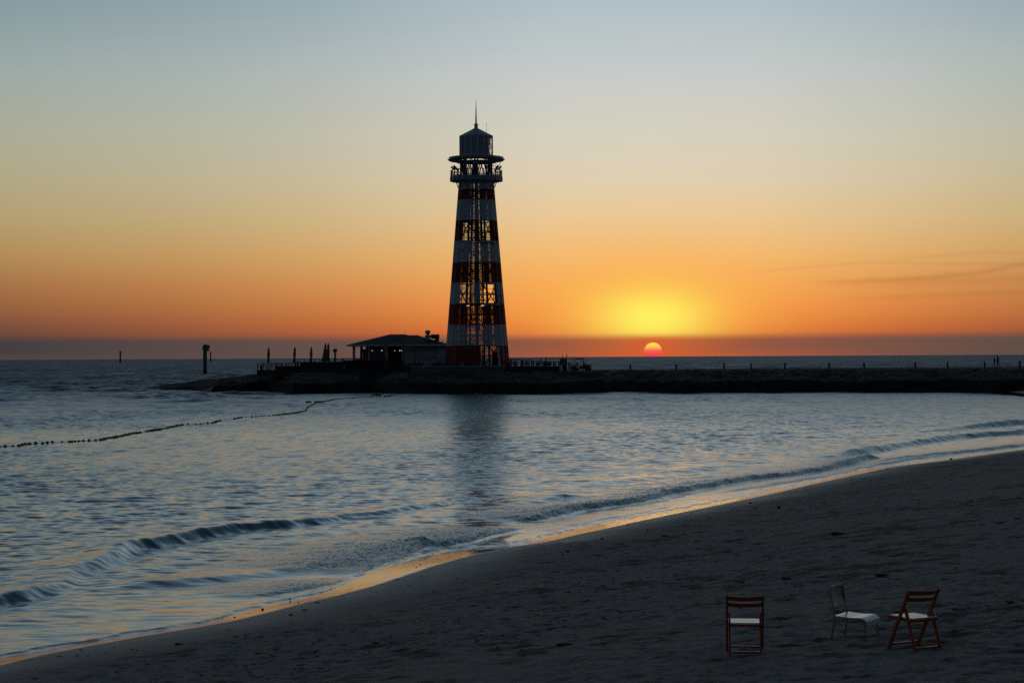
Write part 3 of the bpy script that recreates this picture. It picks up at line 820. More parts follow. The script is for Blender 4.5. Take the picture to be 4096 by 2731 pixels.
        for a in (PH0, PH0 + 45):
            for h, w_ in ((1.25, 0.09), (0.6, 0.05)): b.bar(pt(a, rad(zb + h), zb + h), pt(a, ro, zb + h), w_)
        b.build('balcony_railing', M['red_paint'], bal)
    # gallery
    zf, zu = Z(708), Z(727); rg = 3.84; b = MB()
    b.lathe([(2.2, zf - 0.10), (2.2, zf), (rg, zf), (rg, zu + 0.05), (rg - 0.14, zu + 0.05), (rg - 0.14, zf - 0.32), (rad(zu) + 0.05, zf - 0.32), (rad(zu) + 0.05, zf - 0.10)], 48, closed=True)
    for k in range(24): b.bar(pt(15 * k + 3, rg + 0.03, zu + 0.02), pt(15 * k + 3, rg + 0.03, zf + 0.03), 0.12)
    gal = b.build('gallery', M['grey_steel'], root); b = MB()
    for k in range(24):
        a, a2 = 15 * k + 3, 15 * k + 18
        b.bar(pt(a, rg - 0.03, zf), pt(a, rg - 0.03, Z(683)), 0.10)
        for h, w_ in ((Z(683), 0.09), (Z(693), 0.055), (Z(697.5), 0.055), (Z(703), 0.055), (Z(706), 0.09)): b.bar(pt(a, rg - 0.03, h), pt(a2, rg - 0.03, h), w_)
    b.build('gallery_railing', M['steel'], gal)
    for k in range(12):
        a = 30 * k - 1.5; b = MB(); b.bar(pt(a, rad(Z(752)) + 0.03, Z(752)), pt(a, rg * 0.80, Z(727) + 0.14), 0.14, 0.14); b.build('bracket', M['grey_steel'], root)
    for k, a in enumerate((-82, -62, -33, -1, 32, 62, 82, 125, 180, 235)):   # floodlights on the gallery rail
        p = Vector(pt(a, rg - 0.28, Z(683) + 0.1)); out_ = Vector((math.sin(R(a)), -math.cos(R(a)), 0)); dn = out_ * 0.85 + Vector((0, 0, 0.55)) if k % 2 else out_ * 0.9 + Vector((0, 0, 0.5))
        b = MB(); b.bar(p - Vector((0, 0, 0.7)), p + Vector((0, 0, 0.25)), 0.12); b.bar(p + Vector((0, 0, .25)) - dn * 0.28, p + Vector((0, 0, .35)) + dn * 0.22, 0.28, 0.24)
        fl = b.build('floodlight', M['black'], gal); b = MB(); b.bar(p + Vector((0, 0, .35)) + dn * 0.242, p + Vector((0, 0, .35)) + dn * 0.265, 0.24, 0.20); b.build('lens', M['lens'], fl)
    # posts and braces between gallery and ring
    rl = 2.44; zl0, zl1 = Z(625), Z(547)
    for k in range(8):
        a = 5.9 + 45 * k; b = MB(); b.bar(pt(a, rl - 0.12, zf), pt(a, rl - 0.12, zl0), 0.26 if k else 0.2, 0.26); b.build('lantern_post', M['grey_steel'], root)
    b = MB()
    for k in range(8):
        a = 5.9 + 45 * k
        b.bar(pt(a + 4, rl - 0.15, zf), pt(a + 22, rl - 0.25, Z(645)), 0.13); b.bar(pt(a + 41, rl - 0.15, zf), pt(a + 24, rl - 0.25, Z(645)), 0.13)
    b.bar(pt(200, 1.2, zf), pt(200, 0.6, Z(650)), 0.5, 0.9); b.box(-0.75, 0.35, -0.5, 0.5, zf, zf + 1.0)
    b.build('brace', M['steel'], root)
    b = MB(); b.lathe([(2.3, Z(651)), (2.95, Z(651)), (3.05, Z(648)), (2.5, Z(645)), (2.3, Z(645))], 40, closed=True); b.build('lower_ring', M['grey_steel'], root)
    zt2 = Z(632); zb2 = Z(644); b = MB()
    b.lathe([(3.35, zb2), (4.02, zb2), (4.29, zb2 + 0.20), (4.08, zb2 + 0.22), (4.06, zt2), (3.92, zt2), (3.92, zb2 + 0.1), (3.35, zb2 + 0.06)], 64, closed=True)
    for k in range(16): b.bar(pt(5.9 + 22.5 * k, rl - 0.05, zb2 + 0.06), pt(5.9 + 22.5 * k, 3.4, zb2 + 0.06), 0.16, 0.12)
    b.lathe([(3.80, zt2), (4.10, zt2), (4.10, zt2 + 0.08), (3.80, zt2 + 0.08)], 64, closed=True)
    b.build('ring_canopy', M['grey_steel'], root)
    # lantern room: sheets between ribs, open on one side
    b = MB(); ribs = MB()
    for k in range(16):
        a, a2 = 5.9 + 22.5 * k, 5.9 + 22.5 * (k + 1)
        ribs.bar(pt(a, rl, zl0), pt(a, rl, zl1), 0.15 if k not in (3, 5) else 0.06, 0.15 if k not in (3, 5) else .06); ribs.bar(pt(a, rl, zl0 + .05), pt(a2, rl, zl0 + .05), 0.12); ribs.bar(pt(a, rl, zl1 - .05), pt(a2, rl, zl1 - .05), 0.12)
        if 2 <= k <= 5:
            ribs.bar(pt(a, rl - .05, zl0), pt((a + a2) / 2, rl - .05, (zl0 + zl1) / 2), 0.10); ribs.bar(pt((a + a2) / 2, rl - .05, (zl0 + zl1) / 2), pt(a, rl - .05, zl1), 0.10)
            continue
        for q in range(14):                                    # louvre blades
            z = zl0 + 0.12 + (zl1 - zl0 - 0.24) * q / 14; h = (zl1 - zl0 - 0.24) / 14
            b.hexa([pt(a + .6, rl - .10, z), pt(a2 - .6, rl - .10, z), pt(a2 - .6, rl - .16, z), pt(a + .6, rl - .16, z), pt(a + .6, rl - .04, z + h), pt(a2 - .6, rl - .04, z + h), pt(a2 - .6, rl - .10, z + h), pt(a + .6, rl - .10, z + h)])
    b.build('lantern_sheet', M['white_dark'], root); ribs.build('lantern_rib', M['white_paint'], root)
    b = MB(); b.lathe([(2.2, Z(546)), (2.56, Z(546)), (2.56, Z(544.5)), (0.30, Z(513)), (0.27, Z(513)), (0.27, Z(499)), (0.36, Z(498)), (0.36, Z(496)), (0.16, Z(495.8)), (0.0, Z(495.5))], 16, a0=5.9, a1=365.9)
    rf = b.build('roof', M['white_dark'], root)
    b = MB(); b.tube([(0, 0, Z(497)), (0, 0, Z(440)), (0, 0, Z(393.5))], [0.14, 0.075, 0.008], 10); b.build('spire', M['grey_steel'], rf)
    b = MB(); b.tube([(1.55, 0.1, Z(536)), (1.55, 0.1, Z(491.5))], 0.022, 6); b.ball((1.55, 0.1, Z(492)), 0.055, 8, 6); b.build('antenna', M['steel'], rf)
    for (x0, va, vb, xc) in ((-2.73, 663, 684, -2.38), (2.92, 652, 674, 2.45), (2.62, 656, 676, 2.45)):
        b = MB(); b.tube([(x0, 0, Z(va)), (x0, 0, Z(vb))], 0.028, 6); b.tube([(xc, 0, Z((va + vb) / 2)), (x0, 0, Z((va + vb) / 2))], 0.025, 6); b.build('antenna', M['steel'], root)
    b = MB(); b.tube([(3.55, 0, Z(708)), (3.55, 0, Z(640))], 0.045, 6); b.build('conduit', M['steel'], root)
    b = MB()
    for j in range(8): b.box(-1.62 + j * 0.13, -1.55 + j * 0.13, -4.66, -4.60, 2.62, 2.82)
    b.build('vent_grille', M['grey_steel'], root)


build_lighthouse()
b = MB(); p = P(1980, 1456, LD + 1.5); b.box(p.x - 0.42, p.x + 0.42, LD + 1.2, LD + 1.8, p.z - 0.3, p.z + 1.75); b.box(p.x - 0.5, p.x + 0.5, LD + 1.1, LD + 1.9, p.z + 1.75, p.z + 1.85); b.box(p.x - .02, p.x + .02, LD + 1.17, LD + 1.2, p.z, p.z + 1.5)
o = b.build('electrical_cabinet', M['black'], None, off=(p.x, LD + 1.5, p.z - .3)); o.location = (p.x, LD + 1.5, p.z - .3); props(o, 'tall black cabinet just inside the open foot of the lighthouse', 'cabinet')

# ------------------------------------------------------------------ terrace walls and things on them
def wall(name, pts, zt, zb, th, mt, label, cope=None):
    b = MB(); c = MB()
    for (x0, y0), (x1, y1) in zip(pts[:-1], pts[1:]):
        b.hexa([(x0, y0, zb), (x1, y1, zb), (x1, y1 + th, zb), (x0, y0 + th, zb), (x0, y0, zt), (x1, y1, zt), (x1, y1 + th, zt), (x0, y0 + th, zt)])
        if cope: c.hexa([(x0, y0 - .05, zt), (x1, y1 - .05, zt), (x1, y1 + th + .05, zt), (x0, y0 + th + .05, zt), (x0, y0 - .05, zt + .08), (x1, y1 - .05, zt + .08), (x1, y1 + th + .05, zt + .08), (x0, y0 + th + .05, zt + .08)])
    x0, y0 = pts[0]; rt = thing(name, label, 'wall', (x0, y0, zb)); b.build('wall_face', mt, rt, off=(x0, y0, zb))
    if cope: c.build('coping', cope, rt, off=(x0, y0, zb))
    return rt


def xz(u, v, d): p = P(u, v, d); return p.x, p.z


WZ = P(1850, 1465, 283).z
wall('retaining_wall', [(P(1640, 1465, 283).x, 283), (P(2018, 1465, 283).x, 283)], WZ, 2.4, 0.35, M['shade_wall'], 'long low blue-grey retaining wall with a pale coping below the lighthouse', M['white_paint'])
wall('retaining_wall', [(P(2019, 1465, 283).x, 283.02), (P(2236, 1465, 285).x, 285)], WZ - 0.03, 2.4, 0.35, M['dark_wall'], 'low black wall under the long railing beside the lighthouse')
b = MB(); b.box(P(1640, 1465, 283.4).x, P(2236, 1465, 283.4).x, 285.4, 297, 2.5, WZ - 0.06); o = b.build('terrace', mat('terrace_paving', (0.18, 0.18, 0.18), 0.9), None); props(o, kind='structure')


def floodlight(u, v, s, label, stalk=0.0):
    x, z = xz(u, v, 283.2); rt = thing('ground_floodlight', label, 'floodlight', (x, 283.2, z)); b = MB()
    b.tube([(0, 0, 0.35 * s), (0.02 * s, -0.02, .52 * s), (.16 * s, -.04, .62 * s), (.30 * s, -.04, .50 * s), (.32 * s, -.02, .28 * s)], 0.10 * s, 10); b.build('housing', M['white_paint'], rt, smooth=True)
    b = MB(); b.box(-.16 * s, .14 * s, -.12 * s, .12 * s, -0.02, 0.07 * s); b.bar((0, 0, .05 * s), (0, 0, .40 * s), .16 * s, .14 * s); b.build('stand', M['white_paint'], rt)
    b = MB(); b.ball((.30 * s, -.02, .30 * s), .21 * s, 12, 8, (1, 1, 1.1)); b.build('lens', M['black'], rt, smooth=True)
    if stalk:
        b = MB(); b.tube([(.05, -.15, .05), (-.08, -.30, -.2), (-.16, -.42, -.5), (-.2, -.45, -stalk)], .07, 8); b.build('stalk', M['white_paint'], rt, smooth=True)


floodlight(1697, 1463, 0.72, 'white round-backed floodlight on a curved stalk before the white building wall', 0.55)
floodlight(1848, 1463, 0.72, 'white floodlight on the wall before the red foot of the lighthouse')
floodlight(1922, 1463, 0.72, 'white floodlight beside the open doorway of the lighthouse')


def shrub(u, w, h, label, group):
    x, z = xz(u, 1465, 284.6); rt = thing('shrub', label, 'shrub', (x, 284.6, WZ), 0, group); r_ = random.Random(int(u)); b = MB(); st = MB()
    for k in range(7):
        a = r_.uniform(0, 6.28); q = Vector((math.cos(a) * w * .4, math.sin(a) * w * .35, h * r_.uniform(.6, 1))); st.tube([(0, 0, -0.1), q * .5, q], [.02, .015, .006], 5)
    for k in range(210):
        a = r_.uniform(0, 6.28); rr = w * .5 * math.sqrt(r_.random()); q = Vector((math.cos(a) * rr, math.sin(a) * rr * .8, h * r_.uniform(.12, 1) * (1 - .4 * (rr / (w * .5)) ** 2)))
        d1 = Vector((r_.uniform(-1, 1), r_.uniform(-1, 1), r_.uniform(-.3, 1))).normalized() * .11; d2 = d1.cross(Vector((r_.uniform(-1, 1), r_.uniform(-1, 1), r_.uniform(-1, 1)))).normalized() * .045
        b.add([q, q + d1 * .5 + d2, q + d1, q + d1 * .5 - d2], [(0, 1, 2, 3)])
    b.build('foliage', M['leaf'], rt); st.build('stem', M['post'], rt)


for i, (u, w, h) in enumerate([(1641, .6, .55), (1656, .8, .6), (1672, .8, .6), (1688, .6, .55), (1736, .7, .55), (1758, .6, .75), (1776, .7, .5), (1790, .6, .55), (1820, .6, .5), (1868, .7, .55), (1888, .5, .4), (1935, .8, .65), (2035, .9, .6), (2060, .9, .7), (2106, .9, .8), (2153, .8, .75), (2183, .7, .65), (2198, .6, .6)]):
    shrub(u, w, h, 'low dark shrub planted along the top of the terrace wall', 'shrubs along the terrace wall')


def railing(name, label, pts, zt, posts, rails, pw=0.07, rw=0.06, mt='steel', top=0.08):
    """pts: (x, y, z of foot) along the run; posts at the given fractions."""
    x0, y0, z0 = pts[0]; x1, y1, z1 = pts[1]; rt = thing(name, label, 'railing', (x0, y0, z0)); at = lambda f: Vector((x0 + (x1 - x0) * f, y0 + (y1 - y0) * f, z0 + (z1 - z0) * f)) - Vector((x0, y0, z0))
    h0, h1 = zt
    H = lambda f: h0 + (h1 - h0) * f
    for f in posts:
        b = MB(); b.bar(at(f), at(f) + Vector((0, 0, H(f))), pw); b.build('post', M[mt], rt)
    b = MB(); b.bar(at(-.004) + Vector((0, 0, h0)), at(1.004) + Vector((0, 0, h1)), top, top * .8); b.build('top_rail', M[mt], rt)
    if rails:
        b = MB()
        for q in rails: b.bar(at(0) + Vector((0, 0, h0 * q)), at(1) + Vector((0, 0, h1 * q)), rw, rw)
        b.build('lower_rail', M[mt], rt)
    return rt


d = 283.6
xa, za = xz(1614, 1433, d); xb, zb = xz(1782, 1433, d); f = lambda u: (u - 1614) / (1782 - 1614)
railing('metal_railing', 'thin dark railing with wires before the white wall of the building', [(xa, d, WZ - .05), (xb, d, WZ - .05)], (za - WZ + .05, zb - WZ + .05), [f(u) for u in (1624, 1651, 1677, 1699, 1723, 1748, 1771, 1781)], (.2, .4, .6, .8), .09, .022)
xa, za = xz(2040, 1435, 285); xb, zb = xz(2334, 1433, 287); f = lambda u: (u - 2040) / (2334 - 2040)
railing('metal_railing', 'long dark railing with a level top rail right of the lighthouse', [(xa, 285, 3.0), (xb, 287, 3.0)], (za - 3.0, zb - 3.0), [f(u) for u in (2041, 2068, 2092, 2113, 2163, 2184, 2240, 2256, 2295, 2333)], (), .10, .03)
xa, za = xz(2040, 1438, 287.5); xb, zb = xz(2292, 1450, 325); f = lambda u: (u - 2040) / (2292 - 2040)
railing('timber_railing', 'heavy post railing running away behind the long level rail', [(xa, 287.5, 3.0), (xb, 325, 3.0)], (za - 3.0, zb - 3.0), [f(u) for u in (2044, 2058, 2080, 2084, 2101, 2120, 2127, 2141, 2164, 2170, 2184, 2193, 2208, 2214, 2229, 2235, 2273)], (.8,), .19, .10, 'timber', .16)

# board, bin, rods, bollard beside the cart
d = 286.2
x0, z0 = xz(2242, 1461, d); x1, z1 = xz(2266, 1434.6, d); rt = thing('notice_board', 'plain grey board fixed between posts near the parked cart', 'board', (x0, d, z0)); b = MB(); b.box(0, x1 - x0, 0, .05, 0, z1 - z0); b.build('board_panel', M['board'], rt)
b = MB(); b.box(-.06, -.005, 0, .06, z0 * 0 + 3.0 - z0, z1 - z0 + .02); b.box(x1 - x0 + .005, x1 - x0 + .06, 0, .06, 3.0 - z0, z1 - z0 + .02); b.build('post', M['steel'], rt)
x0, z0 = xz(2251, 1483, 285.9); x1, z1 = xz(2266, 1460, 285.9); rt = thing('litter_bin', 'square dark slatted bin below the grey board', 'bin', (x0, 285.9, z0)); b = MB(); w = x1 - x0; h = z1 - z0
for k in range(6): b.box(w * k / 6 + .01, w * (k + 1) / 6 - .01, 0, .5, 0.04, h - .06)
b.box(.02, w - .02, .03, .48, 0, h - .1); b.build('bin_body', M['timber'], rt); b = MB(); b.box(-.03, w + .03, -.03, .53, h - .06, h); b.build('lid', M['black'], rt)
for u, vt, vb in ((2249, 1415.5, 1484), (2266.5, 1414.5, 1484)):
    x0, zt = xz(u, vt, 286.6); b = MB(); b.tube([(0, 0, 0), (0, 0, zt - 3.0)], .05, 8); b.box(-.1, .1, -.1, .1, 0, .05); o = b.build('slim_pole', M['marker_red']); o.location = (x0, 286.6, 3.0)
    props(o, ('slim upright pole rising over the grey board, nearer the lighthouse' if u < 2255 else 'slim upright pole rising over the grey board, nearer the cart'), 'pole')
x0, zt = xz(2184, 1426, 286.0); b = MB(); b.tube([(0, 0, 0), (0, 0, zt - 3.0)], .04, 8); b.box(-.09, .09, -.09, .09, 0.9, 1.9); o = b.build('slim_pole', M['steel']); o.location = (x0, 286.0, 3.0); props(o, 'short slim pole with a sleeve standing midway along the level rail', 'pole')
x0, z0 = xz(2283, 1484, 285.4); b = MB(); b.lathe([(.115, 0), (.115, .80), (.135, .82), (.135, .92), (.10, .97), (0, .99)], 16); b.lathe([(.119, .62), (.119, .68), (.112, .69), (.112, .61)], 16, closed=True); o = b.build('bollard', M['post'], smooth=False); o.location = (x0, 285.4, z0); props(o, 'short thick dark bollard standing just before the cart', 'bollard')

# ------------------------------------------------------------------ deck and restaurant
def build_deck():
    DF = 294.0; ox, oz = xz(1028, 1491, DF); rt = thing('timber_deck', 'long black timber deck on two levels with slatted railings over the rocks', 'deck', (ox, DF, oz)); off = (ox, DF, oz)
    X_ = lambda u, d=DF: P(u, 1450, d).x
    Z_ = lambda v, d=DF: P(1300, v, d).z
    b = MB(); b.box(X_(1028), X_(1378), DF, DF + 12, Z_(1478) - .1, Z_(1478)); b.build('lower_floor', M['timber'], rt, off)
    b = MB()
    n = 60
    for k in range(n): u0, u1 = 1027.5 + 348 * k / n, 1027.5 + 348 * (k + 1) / n; b.box(X_(u0) + .01, X_(u1) - .01, DF - .06, DF - .02, Z_(1494) - .25, Z_(1478) - .04)
    b.box(X_(1030), X_(1376), DF - .015, DF + 11, Z_(1494) - .3, Z_(1478) - .12)
    b.build('lower_skirt', M['timber'], rt, off)
    b = MB(); b.box(X_(1203, 298), X_(1640, 298), 298, 311, Z_(1462, 298) - .12, Z_(1462, 298)); b.build('upper_floor', M['timber'], rt, off)
    b = MB(); b.box(X_(1376, 294.6), X_(1638, 294.6), 295.2, 297.9, Z_(1492, 295) - .4, Z_(1463, 295)); b.build('upper_skirt', M['dark_wall'], rt, off)
    def rail(u0, u1, vt, vf, d, us, slats, name):
        b = MB(); zt, zf = Z_(vt, d), Z_(vf, d)
        for u in us: b.bar((X_(u, d), d, zf), (X_(u, d), d, zt), .085)
        b.bar((X_(u0, d) - .04, d, zt), (X_(u1, d) + .04, d, zt), .14, .06)
        for q in slats: b.bar((X_(u0, d), d + .03, zf + (zt - zf) * q), (X_(u1, d), d + .03, zf + (zt - zf) * q), .03)
        return b.build(name, M['timber'], rt, off)
    rail(1029, 1205, 1451, 1478, DF + .1, [1030 + 19.2 * k for k in range(10)], (.2, .4, .6, .8), 'lower_railing')
    rail(1052, 1180, 1453, 1478, DF + 11.5, [1055 + 25 * k for k in range(6)], (.2, .4, .6, .8), 'lower_railing')
    rail(1181, 1372, 1435, 1462, 298.1, [1181 + 19.2 * k for k in range(10)], (.3, .6), 'upper_railing')
    rail(1372, 1614, 1435, 1462, 295.3, [1374, 1398, 1417, 1438, 1459, 1479, 1500, 1521, 1541, 1565, 1590, 1612], (.3, .5, .7), 'upper_railing')
    def slat(u0, u1, v0, v1, d, n, name):
        b = MB(); z0, z1 = Z_(v1, d), Z_(v0, d)
        for k in range(n): b.box(X_(u0, d), X_(u1, d), d, d + .04, z0 + (z1 - z0) * k / n + .012, z0 + (z1 - z0) * (k + 1) / n - .012)
        b.box(X_(u0, d), X_(u1, d), d + .045, d + .07, z0, z1 - .02)
        return b.build(name, M['timber'], rt, off)
    slat(1100, 1376, 1463, 1478.5, 296, 5, 'slatted_wall'); slat(1204, 1376, 1447, 1463, 298.4, 5, 'slatted_wall'); slat(1374, 1613, 1441.5, 1464, 295.6, 7, 'slatted_wall')
    b = MB()                                                # stair between the levels
    for k in range(6): f = k / 6; u = 1356 + 16 * f; z = Z_(1478) + (Z_(1462) - Z_(1478)) * (k + 1) / 6; b.box(X_(u), X_(u + 4), DF - .4, DF + 1.0, z - .06, z)
    b.build('stair', M['timber'], rt, off); b = MB()
    for (u0, v0, u1, v1, d_) in ((1353, 1455, 1371, 1435.5, DF - .4), (1353, 1461, 1371, 1441, DF - .4), (1355, 1466, 1374, 1446, DF - .4), (1357, 1471, 1376, 1452, DF - .4)):
        b.bar((X_(u0, d_), d_, Z_(v0, d_)), (X_(u1, d_), d_, Z_(v1, d_)), .07)
    for u, v0, v1 in ((1353, 1455, 1478), (1371, 1435, 1466), (1375.5, 1435, 1466)): b.bar((X_(u), DF - .4, Z_(v1)), (X_(u), DF - .4, Z_(v0)), .12)
    b.build('stair_rail', M['timber'], rt, off); b = MB()
    b.bar((X_(1318, DF + 3), DF + 3, Z_(1453, DF + 3)), (X_(1339, DF + 3), DF + 3, Z_(1438, DF + 3)), .07); b.build('stair_rail', M['timber'], rt, off)
    b = MB(); d_ = DF + 1
    for u, v0 in ((1041, 1459), ): b.lathe([(.14, Z_(1478)), (.14, Z_(v0) - .05), (.10, Z_(v0))], 12, c=(X_(u), d_))
    o = b.build('bollard', M['post']); props(o, 'thick dark bollard behind the railing at the seaward end of the deck', 'bollard')
    x0 = P(1191, 1450, 297).x; b = MB(); b.lathe([(.14, Z_(1478)), (.14, Z_(1443.5) - .05), (.10, Z_(1443))], 12, c=(x0, 297)); o = b.build('bollard', M['post']); props(o, 'dark bollard on the deck by the second closed parasol', 'bollard')


build_deck()


def parasol(u, vt, vb, d, w, label, seed, shape=1, lean=0.0, zfoot=None):
    x, zt = xz(u, vt, d); zb = P(u, vb, d).z; zf = zfoot if zfoot is not None else P(u, 1478, d).z; rt = thing('closed_parasol', label, 'parasol', (x, d, zf), 0, 'closed parasols on the deck'); r_ = random.Random(seed)
    H = zt - zf; hb = zb - zf; L = H - hb; ph = [r_.uniform(0, 6.28) for _ in range(3)]
    if shape == 1: prof = [(.005, 1), (.20, .985), (.30, .94), (.46, .90), (.86, .80), (.60, .765), (.78, .70), (.98, .55), (.92, .42), (.66, .36), (.86, .22), (1.06, .08), (1.0, 0), (.5, .01)]
    else: prof = [(.005, 1), (.10, .985), (.16, .94), (.36, .80), (.26, .775), (.36, .65), (.55, .40), (.78, .18), (1.0, 0), (.5, .01)]
    wob = lambda a, z: 1 + .16 * math.sin(5 * a + ph[0] + z * 2) + .10 * math.sin(9 * a + ph[1]) + .09 * math.sin(2 * a + ph[2] + z * 3)
    b = MB(); b.lathe([(r * w / 2, hb + q * L) for r, q in prof][::-1], 40, wob=wob)
    if lean: b.v = [(p[0] + lean * (p[2] - hb) / L, p[1], p[2]) for p in b.v]
    b.build('canopy', M['canvas'], rt, smooth=True)
    b = MB(); b.tube([(0, 0, 0), (lean * .2, 0, hb + L * .3)], .035, 8); b.build('pole', M['grey_steel'], rt); b = MB(); b.lathe([(.32, 0), (.32, .06), (.05, .09), (.05, .25)], 16); b.build('foot', M['black'], rt)
    if shape == 1: b = MB(); b.lathe([(.34 * w, hb + .36 * L), (.36 * w, hb + .37 * L), (.36 * w, hb + .395 * L), (.34 * w, hb + .40 * L)], 24); b.build('tie_strap', M['canvas'], rt)


parasol(1073, 1388, 1449.5, 299, .40, 'closed parasol at the seaward end of the lower deck, farthest from the building', 1, 1, .06)
parasol(1177, 1387, 1450, 299, .42, 'closed parasol with a bulging middle where the upper railing begins', 2, 1, .10)
parasol(1243.5, 1386, 1452, 299, .40, 'closed parasol standing alone at mid deck behind the upper railing', 3, 1, .07)
parasol(1298, 1371, 1446, 301, 1.05, 'broad cone-shaped closed parasol, widest of the row', 4, 2, .16)
parasol(1313, 1371.5, 1446, 302, .46, 'closed parasol close beside the broad cone-shaped one', 5, 1, 0.0)
parasol(1541.5, 1367, 1436, 292.0, .42, 'closed parasol standing right before the lit windows of the building', 6, 1, .02, P(1541, 1463, 293).z)


def build_restaurant():
    D0 = 300.0; ox, oz = xz(1400, 1463, D0); rt = thing('beach_restaurant', 'low white building with a dark hipped roof and lit veranda beside the lighthouse', 'building', (ox, D0, oz)); off = (ox, D0, oz)
    X_ = lambda u, d=D0: P(u, 1450, d).x
    Z_ = lambda v, d=D0, u=1580: P(u, v, d).z
    DE, DR, DB = 297.0, 303.5, 310.0
    ez = Z_(1378, DE)
    fr = [(X_(u, DE), DE, ez) for u in (1388, 1480, 1540, 1600, 1660, 1796)]
    rd = [(X_(1560, DR), DR, Z_(1337, DR)), (X_(1619, DR), DR, Z_(1337, DR)), (X_(1636, DR), DR, Z_(1341, DR)), (X_(1668, DR), DR, Z_(1340.5, DR))]
    bk = [(p[0], DB, ez) for p in fr]
    v = fr + rd + bk; th = .10
    f = [(0, 1, 6), (1, 2, 6), (2, 7, 6), (2, 3, 8, 7), (3, 4, 9, 8), (4, 5, 9), (10, 6, 11), (11, 6, 12), (12, 6, 7), (12, 7, 8, 13), (13, 8, 9, 14), (14, 9, 15), (0, 6, 10), (5, 15, 9), (0, 10, 11, 12, 13, 14, 15, 5, 4, 3, 2, 1)]
    b = MB(); b.add(v, f); roof = b.build('roof', M['roof'], rt, off)
    b = MB(); h = .21; zz = ez - h
    b.box(fr[0][0], fr[5][0], DE - .06, DE - .002, zz, ez + .02); b.box(fr[0][0] - .06, fr[0][0] - .002, DE - .06, DB, zz, ez + .02); b.box(fr[0][0], fr[5][0], DB + .002, DB + .06, zz, ez + .02); b.build('fascia', M['white_paint'], roof, off)
    b = MB(); b.box(fr[0][0] + .02, fr[5][0] - .02, DE + .01, DB - .01, zz + .02, zz + .06); b.build('soffit', M['wall'], roof, off)
    for u, v0, v1, du in ((1563, 1338, 1326, 3), (1619, 1338, 1325, .3), (1670.5, 1341, 1329, 0)):
        b = MB(); b.tube([(X_(u, DR), DR, Z_(v0, DR)), (X_(u + du, DR), DR, Z_(v1, DR))], .014, 6); b.build('antenna', M['steel'], roof, off)
    for u, va, vb in ((1672, 1355, 1361), (1771, 1362, 1368)):
        b = MB(); p = P(u, vb, 299.3); b.tube([(p.x, 299.3, p.z - .2), (p.x, 299.3, P(u, va, 299.3).z)], .06, 8); b.build('vent_pipe', M['duct'], roof, off)
    # rooftop fan and box
    b = MB(); xf, df = X_(1711.5, 300.5), 300.5; zf = lambda q: Z_(q, df)
    b.box(xf - .42, xf + .42, df - .4, df + .4, zf(1362), zf(1341)); b.lathe([(.18, zf(1341)), (.20, zf(1339.5)), (.36, zf(1334)), (.41, zf(1329)), (.41, zf(1324)), (.37, zf(1323.5)), (.24, zf(1321.3)), (0, zf(1320.8))], 24, c=(xf, df))
    b.build('exhaust_fan', M['duct'], roof, off)
    b = MB(); b.box(X_(1725.5, 300.5), X_(1757.5, 300.5), 300, 301.3, zf(1355), zf(1338)); b.box(X_(1718, 300.5), X_(1726, 300.5), 300.2, 301, zf(1350), zf(1341)); b.box(X_(1740, 300.5), X_(1756, 300.5), 300.1, 301.2, zf(1372), zf(1355)); b.build('duct_box', M['dark_wall'], roof, off)
    zf_, zc = Z_(1463), zz + .02
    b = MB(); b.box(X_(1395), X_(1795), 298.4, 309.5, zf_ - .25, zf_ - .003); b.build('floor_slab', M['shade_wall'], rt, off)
    for (u0, u1, d) in ((1410.5, 1421, 298.2), (1473.6, 1479, 298.3), (1546.5, 1551, 298.3), (1607.5, 1610.5, 298.4)):
        b = MB(); b.box(X_(u0, d), X_(u1, d), d, d + .35, zf_, zc); b.build('column', M['wall'], rt, off)
    b = MB(); b.box(X_(1611.5, 299), X_(1790, 299), 299, 309, zf_, zc); wl = b.build('wall', M['wall'], rt, off)
    b = MB(); x0, x1 = X_(1633, 298.9), X_(1652, 298.9); z1 = Z_(1405, 299); b.box(x0, x1, 298.93, 298.995, zf_, z1); dr = b.build('door', M['wall'], rt, off); b = MB()
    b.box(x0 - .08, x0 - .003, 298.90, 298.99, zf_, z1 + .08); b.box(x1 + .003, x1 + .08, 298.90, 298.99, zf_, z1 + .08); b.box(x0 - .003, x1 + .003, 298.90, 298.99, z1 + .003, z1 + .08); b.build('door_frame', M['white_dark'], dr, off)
    b = MB(); b.bar((x0 + .1, 298.90, z1 - .12), (x1 - .15, 298.90, z1 - .10), .05); b.build('door_closer', M['steel'], dr, off)
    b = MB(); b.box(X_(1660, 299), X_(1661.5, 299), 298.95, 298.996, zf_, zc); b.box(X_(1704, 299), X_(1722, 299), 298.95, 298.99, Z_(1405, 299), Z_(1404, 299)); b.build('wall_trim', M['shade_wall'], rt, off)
    b = MB(); b.box(X_(1735, 298.5), X_(1746.5, 298.5), 298.5, 298.95, Z_(1400, 298.5), Z_(1384.5, 298.5)); ac = b.build('air_conditioner', M['wall'], rt, off); b = MB(); c_ = ((X_(1740, 298.4)), Z_(1391, 298.4))
    for k in range(24):
        a = 2 * math.pi * k / 24; a2 = 2 * math.pi * (k + 1) / 24; b.add([(c_[0], 298.47, c_[1]), (c_[0] + .17 * math.cos(a), 298.47, c_[1] + .17 * math.sin(a)), (c_[0] + .17 * math.cos(a2), 298.47, c_[1] + .17 * math.sin(a2))], [(0, 1, 2)])
    b.build('fan_grille', M['steel'], ac, off)
    b = MB(); b.box(X_(1735, 298.6), X_(1746, 298.6), 298.6, 298.95, Z_(1402.5, 298.6), Z_(1401, 298.6)); b.build('bracket', M['steel'], ac, off)
